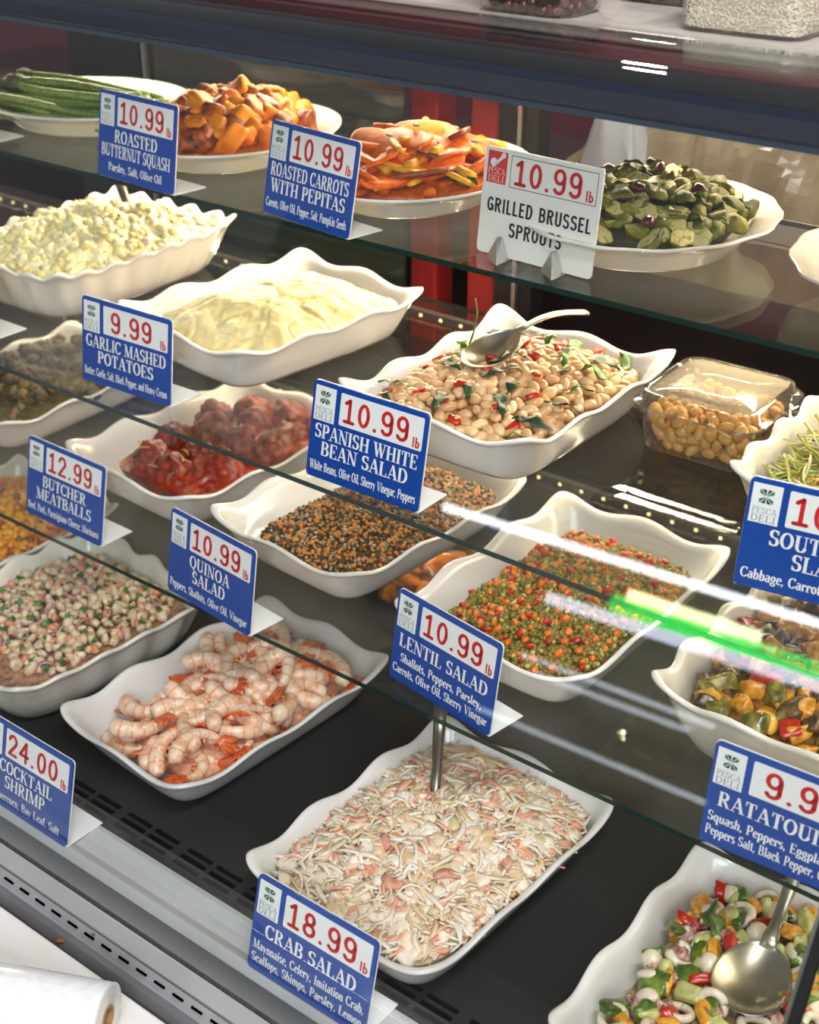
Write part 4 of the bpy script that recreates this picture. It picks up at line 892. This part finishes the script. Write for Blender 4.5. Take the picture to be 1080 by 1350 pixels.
for i, (k, (m, lab, n)) in enumerate(RT.items()):
    ms = [blob(k+'_chunk', 150+i*9+q, ((.013, .0108, .008) if k != 'pepper' else (.014, .0105, .005)), m, p=8, rough=.12, warp=.5, fine=.12) for q in range(4)]
    strew(f, int(n*1.3), 30+i, .0175, ms, k+'_chunk', lab, k.replace('_', ' '), k.replace('_', ' ')+' chunks of the ratatouille', .003+.0018*i, .5, (.75, 1.15), .95)

# ---- orange crumbs at the left edge
f = Fill(T_corn, .046, .02, .006, 40, 29)
f.body('roasted_crumbs', M('crumb_base', [(150, 84, 8), (206, 134, 18), (224, 164, 40)], .5, 90, bump=1, bscale=180), 'orange yellow roasted cauliflower mass at the left edge', 'roasted cauliflower')
YC = [M('crumb_yellow', [(222, 152, 28), (234, 178, 52)], .45, 40), M('crumb_orange', [(204, 112, 14), (222, 140, 26)], .45, 40), M('crumb_brown', (130, 70, 14), .5)]
bits(f, 1000, 14, lambda rg, mi: blob_geo(rg.randrange(20), (.0068, .0058, .0052), rough=.5, ns=2.4, sub=2), 'cauliflower_crumbs', YC, 'small orange cauliflower crumbs at the left edge of the deck', 'cauliflower crumbs', .004, 1, weights=[5, 4, 1])

# ---- ceviche
f = Fill(T_cev, .046, .004, .003, 20, 31, v0=-.98)
f.body('ceviche_liquid', M('ceviche_liquid', [(128, 84, 62), (170, 124, 96), (198, 152, 122)], .16, 30, coat=.6), 'thin pinkish brown marinade around the ceviche', 'marinade', 50)
f.base = .049; f.dome = .010; f.r = (-1, .9, -.75, .98)
FISH = M('fish_white', [(190, 156, 116), (218, 192, 156), (234, 216, 190)], .35, 40, rnd=.07, sss=.1); FPK = M('fish_pink', [(214, 130, 84), (228, 160, 122)], .35, 40, rnd=.12)
fm = [blob('fish_cube', 190+i, (.0075, .0058, .0045), FISH, p=6, rough=.12, warp=.45, sub=2) for i in range(6)]
strew(f, 260, 41, .0115, fm, 'fish_cube', 'small white fish cube in the ceviche dish', 'fish cube', 'fish cubes of the ceviche', .003, .8, (.65, 1.25))
strew(f, 70, 43, .018, [blob('shrimp_bit', 200+i, (.007, .0052, .004), FPK, p=3, rough=.4, sub=2) for i in range(3)], 'shrimp_bit', 'orange pink shrimp bit among the white fish cubes', 'shrimp bit', 'shrimp bits of the ceviche', .004, .8)
strew(f, 60, 45, .02, [leaf('cilantro_leaf', 210+i, .013, .008, HERB, lobes=2) for i in range(3)], 'cilantro_leaf', 'dark green cilantro leaf in the ceviche dish', 'cilantro leaf', 'cilantro leaves of the ceviche', .008, .3)
ONI = M('red_onion', [(172, 96, 116), (206, 150, 160)], .35, 60)
rg = random.Random(71)
onm = []
for i in range(3): V, F = shred(rg, .024, .004, .0016, .8); onm.append(mesh('onion_slice', V, F, ONI))
strew(f, 22, 47, .03, onm, 'onion_slice', 'thin purple onion slice in the ceviche dish', 'onion slice', 'onion slices of the ceviche', .007, .3)

# ---- shrimp
SHB = M('shrimp_body', [(232, 158, 106), (240, 190, 152), (246, 212, 184), (248, 226, 206)], .32, 24, bump=.15, rnd=.05, sss=.15, coat=.35, pos=[.25, .4, .52, .72]); SHO = M('shrimp_band', [(232, 148, 100), (240, 190, 154)], .32, 60, rnd=.1, coat=.35)
SHT = M('shrimp_tail', [(206, 78, 30), (232, 120, 66)], .3, 40, rnd=.15, coat=.4); SHL = M('shrimp_swimmerets', [(226, 124, 70), (236, 160, 110)], .4, 40)
def shrimp(seed, R, sweep):
    n = 36; P = []; r = []
    for i in range(n+1):
        s = i/n; a = math.radians(-20+sweep*s); k = R*(1-.18*s)
        P.append((k*math.cos(a), k*math.sin(a), .004*math.sin(s*3+seed)))
        w = .0094*(1-.58*s**1.4)*min(1, .62+s*4); saw = (s*6.3) % 1
        r.append(w*(1.05-.13*saw**2))
    V, F = tube_geo(P, r, 14, 1.12); mi = [0]*len(F)
    for q in range(n*14):
        saw = (q//14/n*6.3) % 1; kk = q % 14
        if saw > .84: mi[q] = 1
        if q//14 > n-3: mi[q] = 1
    d = Vector(P[-1])-Vector(P[-3]); d.normalize(); sd = Vector((-d.y, d.x, 0)); b = MB()
    for q, L in ((-.55, .022), (.55, .022), (-.15, .026), (.18, .025)):
        dd = (d+sd*q*.9+Vector((0, 0, .4*q))).normalized(); e = Vector(P[-1])
        V2, F2 = tube_geo([e-d*.005, e+dd*L*.3, e+dd*L*.65, e+dd*L], [.0036, .0044, .0052, .0014], 8, .35); b.add(V2, F2)
    b2 = MB()
    for i in range(5):
        p = Vector(P[6+i*5]); c = p.normalized(); e = p-c*.0085*(1-.35*i/5); V2, F2 = tube_geo([e, e-c*.003+Vector((.001, 0, .002)), e-c*.0055], [.0024, .002, .0006], 6); b2.add(V2, F2)
    me = mesh('body', V, F, [SHB, SHO], True, mi)
    return me, b.me('tail', SHT, True), b2.me('swimmerets', SHL, True), [Vector(p) for p in P[::6]]+[Vector(P[-1])+d*.022]
RADS = (.025, .031, .040, .056); shm = [shrimp(1, RADS[0], 200), shrimp(2, RADS[1], 160), shrimp(3, RADS[2], 118), shrimp(4, RADS[3], 78)]
f = Fill(T_shr, .016, .022, .004, 20, 37, u0=-.66, u1=.9, v0=-.86, v1=.9)
f.body('shrimp_heap', M('shrimp_base', [(226, 150, 108), (240, 196, 164)], .4, 30, bump=.4), 'soft pink shrimp lying under the top shrimp', 'shrimp heap', 40)
rg = random.Random(17)
for lay, (n, sd, dz, dm) in enumerate(((64, 3, .006, .023), (30, 8, .016, .032))):
    for x, y, z, u, v in f.pts(n, sd, dm, .9 if lay == 0 else .75):
        k = rg.choice((0, 1, 1, 2, 2, 3)); c = RADS[k]
        rz = rg.uniform(0, 2*PI); fl = PI if rg.random() < .5 else 0; rxx = fl+rg.uniform(-.45, .45); ryy = rg.uniform(-.4, .4)
        cen = Vector((c*.55*math.cos(math.radians(60)), c*.9*math.sin(math.radians(60)), 0)); from_e = Matrix.Rotation(rz, 3, 'Z') @ Matrix.Rotation(ryy, 3, 'Y') @ Matrix.Rotation(rxx, 3, 'X')
        q = from_e @ cen; ox, oy = x-q.x, y-q.y; pp = [from_e @ p for p in shm[k][3]]; mx, my = .092, .148
        xs = [ox+p.x for p in pp]; ys = [oy+p.y for p in pp]
        ox += max(0, -mx-min(xs))-max(0, max(xs)-mx); oy += max(0, -my-min(ys))-max(0, max(ys)-my)
        zmin = min(p.z for p in pp); o = thing('shrimp', 'pink cooked shrimp with an orange tail, heaped in the tray on the deck', 'shrimp', f.t.w(ox, oy, max(z+dz, .017-zmin)), (rxx, ryy, rz+T_shr.th), 'shrimp of the front tray'); o.scale = (rg.uniform(.98, 1.14),)*3
        for nm, me in zip(('body', 'tail', 'swimmerets'), shm[k]): put(nm, me, o)

# ---- crab salad
f = Fill(T_crab, .036, .026, .006, 26, 41, v0=-1)
f.body('crab_salad_base', M('crab_base', [(232, 206, 174), (240, 222, 198), (244, 234, 216)], .4, 60, bump=.8, bscale=110), 'creamy crab salad packed under its loose shreds', 'crab salad')
CRB = [M('crab_cream', [(240, 216, 186), (248, 234, 214)], .36, 20), M('crab_white', [(242, 226, 206), (250, 242, 230)], .36, 20), M('crab_tan', [(226, 192, 150), (240, 212, 178)], .36, 20), M('crab_pink', [(230, 148, 116), (242, 190, 164)], .36, 20), M('crab_celery', [(218, 204, 150), (230, 216, 170)], .36, 40)]
bits(f, 2400, 16, lambda rg, mi: shred(rg, rg.uniform(.014, .036), rg.uniform(.0024, .005), .0022, 1.0) if rg.random() < .8 else blob_geo(rg.randrange(20), (.010, .007, .0045), p=3, rough=.45, sub=2), 'crab_shreds', CRB, 'pale shreds of crab stick and cabbage over the crab salad', 'crab shreds', .0022, .13, lim=.98, weights=[7, 5, 5, 1.6, .7])
CP = M('crab_stick_pink', [(228, 130, 100), (242, 196, 172)], .55, 30, rnd=.12); cpm = []
rg = random.Random(83)
for i in range(4): V, F = shred(rg, .024, .012, .0022, .6); cpm.append(mesh('crab_flake', V, F, CP))
strew(f, 38, 51, .03, cpm, 'crab_flake', 'salmon pink flake of crab stick on the creamy crab salad', 'crab flake', 'crab flakes of the crab salad', .005, .25, (.5, 1.15))
HST = M('handle_steel', (150, 142, 128), .28, metal=1)
t = thing('serving_spoon', 'steel spoon standing upright at the back of the crab salad', 'serving spoon', (-.696, .938, ZD), (0, 0, 0), 'serving spoons')
V, F = tube_geo([(.002, -.006, .052), (0, 0, .06), (-.006, .012, .09), (-.012, .022, .12), (-.018, .034, .158)], [.008, .006, .0058, .0066, .0078], 14, .6); put('handle', mesh('handle', V, F, HST), t)
V, F = blob_geo(2, (.018, .013, .004), rough=.02); put('bowl', mesh('bowl', V, F, HST), t, (.008, -.012, .054), (.2, .3, -.8))

# ---- seafood salad
f = Fill(T_sea, .030, .018, .004, 24, 43, v0=-.97, u0=-.86); _c, _s = math.cos(math.radians(97)), math.sin(math.radians(97))
f.body('seafood_base', M('seafood_base', [(120, 92, 50), (168, 146, 96), (196, 180, 136)], .3, 50, bump=.8, coat=.3), 'dressing and small scraps under the seafood salad', 'seafood salad')
f.ex = [(.008, .004, .046, .036, _c, _s), (-.002, .075, .05, .009, _c, _s)]
WH = M('squid_white', [(226, 206, 176), (238, 226, 202)], .3, 40, rnd=.06, sss=.1, coat=.3); PUR = M('squid_purple', [(96, 44, 54), (190, 140, 128), (228, 206, 184)], .32, 30, rnd=.15, coat=.3); MUS = M('mussel_orange', [(196, 122, 20), (226, 156, 44), (236, 180, 76)], .3, 40, rnd=.1, coat=.4); ZUC = M('pepper_green', [(40, 66, 12), (80, 108, 28), (136, 150, 58)], .28, 20, rnd=.2, coat=.4); LGR = M('celery_pale', [(176, 176, 96), (206, 202, 136)], .32, 40, rnd=.1, coat=.3)
rgm = []
for i in range(2): V, F = ring_geo(.0115, .0042, 0, 360 if i else 270); rgm.append(mesh('squid_ring', V, F, WH))
strew(f, 26, 61, .03, rgm, 'squid_ring', 'white squid ring in the mixed seafood salad', 'squid ring', 'squid rings', .010, .35, (.8, 1.15))
strew(f, 36, 63, .026, [blob('octopus_piece', 220+i, (.011, .0078, .0075), PUR, p=3, rough=.6, ns=2, fine=.15) for i in range(4)], 'octopus_piece', 'purple and white octopus piece in the seafood salad', 'octopus piece', 'octopus pieces', .006, .7)
mum = []
for i in range(3):
    V, F = blob_geo(230+i, (.017, .009, .007), p=2.3, rough=.35, ns=1.6); V = [(x, y, z-.0025*math.exp(-(y/.002)**2)) for x, y, z in V]; mum.append(mesh('mussel', V, F, MUS))
strew(f, 24, 65, .03, mum, 'mussel', 'orange shelled mussel in the mixed seafood salad', 'mussel', 'mussels', .010, .4)
strew(f, 34, 67, .027, [blob('green_pepper_piece', 240+i, (.013, .0105, .0038), ZUC, p=5, rough=.3, ns=1.5, warp=.4) for i in range(4)], 'green_pepper_piece', 'glossy green pepper piece in the seafood salad', 'green pepper', 'green pepper pieces', .012, .4, (.75, 1.2))
strew(f, 24, 69, .03, [blob('celery_slice', 250+i, (.0125, .0078, .0055), LGR, p=5, rough=.2, warp=.35) for i in range(3)], 'celery_slice', 'pale green celery slice in the seafood salad', 'celery slice', 'celery slices', .010, .5)
strew(f, 10, 71, .04, [blob('pepper_piece', 260+i, (.0115, .009, .0045), RP, p=6, rough=.2, warp=.4) for i in range(3)], 'pepper_piece', 'red pepper piece in the mixed seafood salad', 'pepper piece', 'pepper pieces in the seafood salad', .013, .4)
strew(f, 14, 73, .04, [blob('scallop', 270+i, (.0115, .0115, .0095), WH, rough=.1) for i in range(2)], 'scallop', 'small round white scallop in the seafood salad', 'scallop', 'scallops', .010, .4)
spoon('big steel spoon lying in the mixed seafood salad, handle rising toward the back', (-.314, .909, ZD+.068), (-.335, 1.075, ZD+.122), .088, .07, .0062, SPM, depth=.014, arch=.004)

# ---- small clear tub on the deck behind the quinoa
TX, TY = -1.02, 1.33
clam('plastic_tub', 'closed clear plastic tub on the deck below the quinoa tray', 'plastic tub', TX, TY, ZD, .15, .13, .055, -.03, True, PLAST)
strew_m = [blob('squash_piece', 280+i, (.02, .016, .012), SQ, p=5, rough=.25) for i in range(3)]
tubfill(22, TX, TY, ZD, .11, .09, .016, .034, -.03, strew_m, 'squash_piece', 'orange squash piece inside the clear tub below the quinoa', 'squash piece', 'squash pieces in the tub', 5, .024)

# ------------------------------------------------------------------ tubs on the top ledge
LZ = 1.4402
BRY = M('dark_bean', [(48, 14, 16), (84, 28, 28), (104, 44, 40)], .22, 30, rnd=.25, coat=.4)
brm = [blob('dark_bean', 290+i, (.0074, .0056, .0054), BRY, rough=.1, sub=2) for i in range(3)]
for lab, x, y, w, seed, n in (('clear plastic tub of dark red beans on the top ledge, nearer the centre', -.755, 1.166, .118, 11, 170), ('clear tub of dark red beans on the top ledge, behind the other one', -.682, 1.30, .118, 13, 120)):
    clam('plastic_tub', lab, 'plastic tub', x, y, LZ, w, .09, .075, .02, False, taper=.01)
    box('packed_beans', -w*.33, w*.33, -.028, .028, .01, .055, M('packed_dark', [(40, 12, 14), (70, 24, 24)], .4, 100), None, loc=(x, y, LZ), rot=(0, 0, .02), label='packed dark beans in the middle of the tub, '+('front one' if seed == 11 else 'rear one')+' on the ledge', cat='packed beans', kind='stuff')
    tubfill(n, x, y, LZ, w-.02, .073, .005, .064, .02, brm, 'dark_bean', 'dark red bean inside the %s clear tub on the ledge' % ('front' if seed == 11 else 'rear'), 'dark bean', 'dark beans in the %s tub' % ('front' if seed == 11 else 'rear'), seed, .0098)
RX, RY = -.548, 1.203
t = clam('plastic_tub', 'clear plastic tub filled with pale rice on the top ledge', 'plastic tub', RX, RY, LZ, .124, .11, .07, .02, False, taper=.006)
V = []; F = []
RICE = M('rice_white', [(222, 204, 180), (238, 226, 208)], .5, 200, bump=.8, bscale=300)
P = rrect(-.055, .055, -.046, .046, .018, 6); q = len(P)
V = [(x*.97, y*.97, .003) for x, y in P]+[(x*1.04, y*1.05, .06) for x, y in P]; F = [tuple(range(q-1, -1, -1)), tuple(q+i for i in range(q))]+[(i, (i+1) % q, q+(i+1) % q, q+i) for i in range(q)]
put('rice', mesh('rice', V, F, RICE, False), None, (RX, RY, LZ), (0, 0, .02), None, 'pale rice filling the clear tub on the ledge', 'rice', None, 'stuff')
b = MB(); rg = random.Random(31); ge = [blob_geo(i, (.0021, .0009, .0009), sub=1, rough=.1) for i in range(4)]
for i in range(2600):
    k = rg.random(); a = rg.uniform(-1, 1); z = rg.uniform(.004, .062); g = 1+.05*z/.06
    px, py = (a, -1) if k < .55 else ((-1, a) if k < .8 else (1, a)); px, py = pn(px, py, 8); V, F = ge[rg.randrange(4)]
    Mx = Matrix.Translation((px*.0553*g*.985, py*.0463*g*.985, z)) @ Matrix.Rotation(0 if k < .55 else PI/2, 4, 'Z') @ Matrix.Rotation(rg.uniform(0, PI), 4, 'Y') @ Matrix.Rotation(rg.uniform(-.4, .4), 4, 'Z')
    b.add([Mx @ Vector(v) for v in V], F)
put('rice_grains', b.me('rice_grains', M('rice_grain', [(226, 214, 192), (240, 232, 216)], .4, 60), True), None, (RX, RY, LZ), (0, 0, .02), None, 'fine rice grains pressed against the wall of the rice tub', 'rice grains', None, 'stuff')
mk = MB()
for P in ([(-.02, .055), (-.023, .051), (-.022, .046)], [(-.004, .053), (.0, .05), (.006, .056)], [(.012, .056), (.016, .053)]):
    V, F = tube_geo([(x, -.0528, z) for x, z in P], .0006, 6); mk.add(V, F)
put('ink_mark', mk.me('ink_mark', BLACK), t)

# ------------------------------------------------------------------ signs
sign('blue price sign for roasted butternut squash, 10.99, on the top shelf', -1.375, 1.129, Z0, -.074, .157, '10.99', ['ROASTED', 'BUTTERNUT SQUASH'], ['Parsley, Salt, Olive Oil'])
sign('blue price sign for roasted carrots with pepitas, 10.99, on the top shelf', -1.101, 1.137, Z0, -.143, .198, '10.99', ['ROASTED CARROTS', 'WITH PEPITAS'], ['Carrots, Olive Oil, Pepper, Salt, Pumpkin Seeds'])
sign('white price card for grilled brussel sprouts, 10.99, held by metal clips', -.8265, 1.174, Z0, -.056, .113, '10.99', ['GRILLED BRUSSEL', 'SPROUTS'], [], hs=.109, white=True)
sign('blue price sign for garlic mashed potatoes, 9.99, on the middle shelf', -1.277, .993, Z1, .036, .132, '9.99', ['GARLIC MASHED', 'POTATOES'], ['Butter, Garlic, Salt, Black Pepper, and Heavy Cream'])
sign('blue price sign for Spanish white bean salad, 10.99, on the middle shelf', -.894, .969, Z1, .02, .194, '10.99', ['SPANISH WHITE', 'BEAN SALAD'], ['White Beans, Olive Oil, Sherry Vinegar, Peppers'])
sign('blue price sign for southern slaw, cut by the right edge, on the middle shelf', -.44, 1.046, Z1, .165, .187, '10.99', ['SOUTHERN', 'SLAW'], ['Cabbage, Carrots, Cranberries'])
sign('blue price sign for butcher meatballs, 12.99, on the lowest shelf', -1.365, .947, Z2, -.017, .198, '12.99', ['BUTCHER', 'MEATBALLS'], ['Beef, Pork, Parmigiano Cheese, Marinara'])
sign('blue price sign for quinoa salad, 10.99, on the lowest shelf', -1.082, .928, Z2, -.104, .154, '10.99', ['QUINOA', 'SALAD'], ['Peppers, Shallots, Olive Oil, Vinegar'])
sign('blue price sign for lentil salad, 10.99, on the lowest shelf', -.769, .952, Z2, -.154, .151, '10.99', ['LENTIL SALAD'], ['Shallots, Peppers, Parsley,', 'Carrots, Olive Oil, Sherry Vinegar'])
sign('blue price sign for ratatouille, cut by the right edge, on the lowest shelf', -.39, .926, Z2, .049, .133, '9.99', ['RATATOUILLE'], ['Squash, Peppers, Eggplant, Red', 'Peppers Salt, Black Pepper, Olive Oil'])
sign('blue price sign for crab salad, 18.99, on the front sill', -.729, .681, ZD, .004, .24, '18.99', ['CRAB SALAD'], ['Mayonaise, Celery, Imitation Crab,', 'Scallops, Shimps, Parsley, Lemon'])
sign('blue price sign for cocktail shrimp, cut by the left edge, front sill', -1.143, .681, ZD, -.006, .24, '24.00', ['COCKTAIL', 'SHRIMP'], ['Peppercorn, Bay Leaf, Salt'])
sign('price sign left of the butternut squash sign, mostly outside the frame', -1.752, 1.146, Z0, 0, .16, '', [], [], blank=True)
sign('price sign left of the mashed potatoes sign, mostly outside the frame', -1.61, 1.006, Z1, 0, .16, '', [], [], blank=True)

# ------------------------------------------------------------------ counter in front, roll, crumbs
t = thing('front_counter', 'worn white counter board in front of the case', 'counter', (0, 0, 0))
bevel(box('worktop', -2.2, .4, .05, .6153, .53, .561, M('worn_white_board', [(178, 148, 108), (226, 222, 216), (234, 232, 228)], .45, 15, bump=.3, pos=[.25, .275, .6], stretch=(.5, 2.5, 1)), t), .003)
box('base', -2.2, .4, .1, .58, 0, .53, M('counter_base', (200, 198, 194), .6), t)
ax = Vector((.90, .43, 0)).normalized()
t = thing('plastic_roll', 'roll of clear plastic bags lying on the white counter', 'roll', (-.803, .566, .561+.0332), (0, 0, math.atan2(ax.y, ax.x)))
def pipe(name, R, r, x0, x1, m, n=40):
    V = []; F = []
    for q, x in ((R, x0), (R, x1), (r, x1), (r, x0)):
        for i in range(n): a = 2*PI*i/n; V.append((x, q*math.cos(a), q*math.sin(a)))
    for k in range(4):
        for i in range(n): F.append((k*n+i, k*n+(i+1) % n, ((k+1) % 4)*n+(i+1) % n, ((k+1) % 4)*n+i)[::-1])
    o = put(name, mesh(name, V, F, m, False), t); return o
FILM = M('plastic_film', [(222, 222, 222), (236, 236, 238)], .18, 30, coat=.5)
pipe('film', .033, .0125, -.26, .0, FILM)
for k in range(5): pipe('film_layer', .0145+.0037*k+.0014, .0145+.0037*k, -.001, .0006, M('film_edge', (206, 200, 188), .4))
pipe('core', .0125, .0105, -.26, .0012, M('cardboard_core', [(150, 112, 76), (172, 132, 92)], .7, 40))
CRU = M('brown_crumb', [(110, 60, 20), (150, 92, 36)], .6, 80); cbm = [blob('crumb', 300+i, (.0045, .003, .002), CRU, rough=.5, sub=2) for i in range(2)]
for lab, p, k in (('brown crumb on the lower grey rail, the larger one', (-.945, .6225, .5605), 1.2), ('brown crumb on the rail just above the slots', (-.905, .6365, .583), .8), ('tiny brown crumb at the left end of the lower rail', (-1.0, .6215, .558), .4)):
    put('crumb', cbm[0], None, p, (.8, 0, .4), k, lab, 'crumb', 'crumbs on the rail')
put('orange_scrap', blob('orange_scrap', 310, (.012, .008, .014), M('orange_scrap', [(206, 120, 30), (228, 150, 60)], .5, 40), rough=.3), None, (-1.082, .644, .580), (0, 0, 0), None, 'orange scrap stuck to the rail at the left edge', 'scrap')
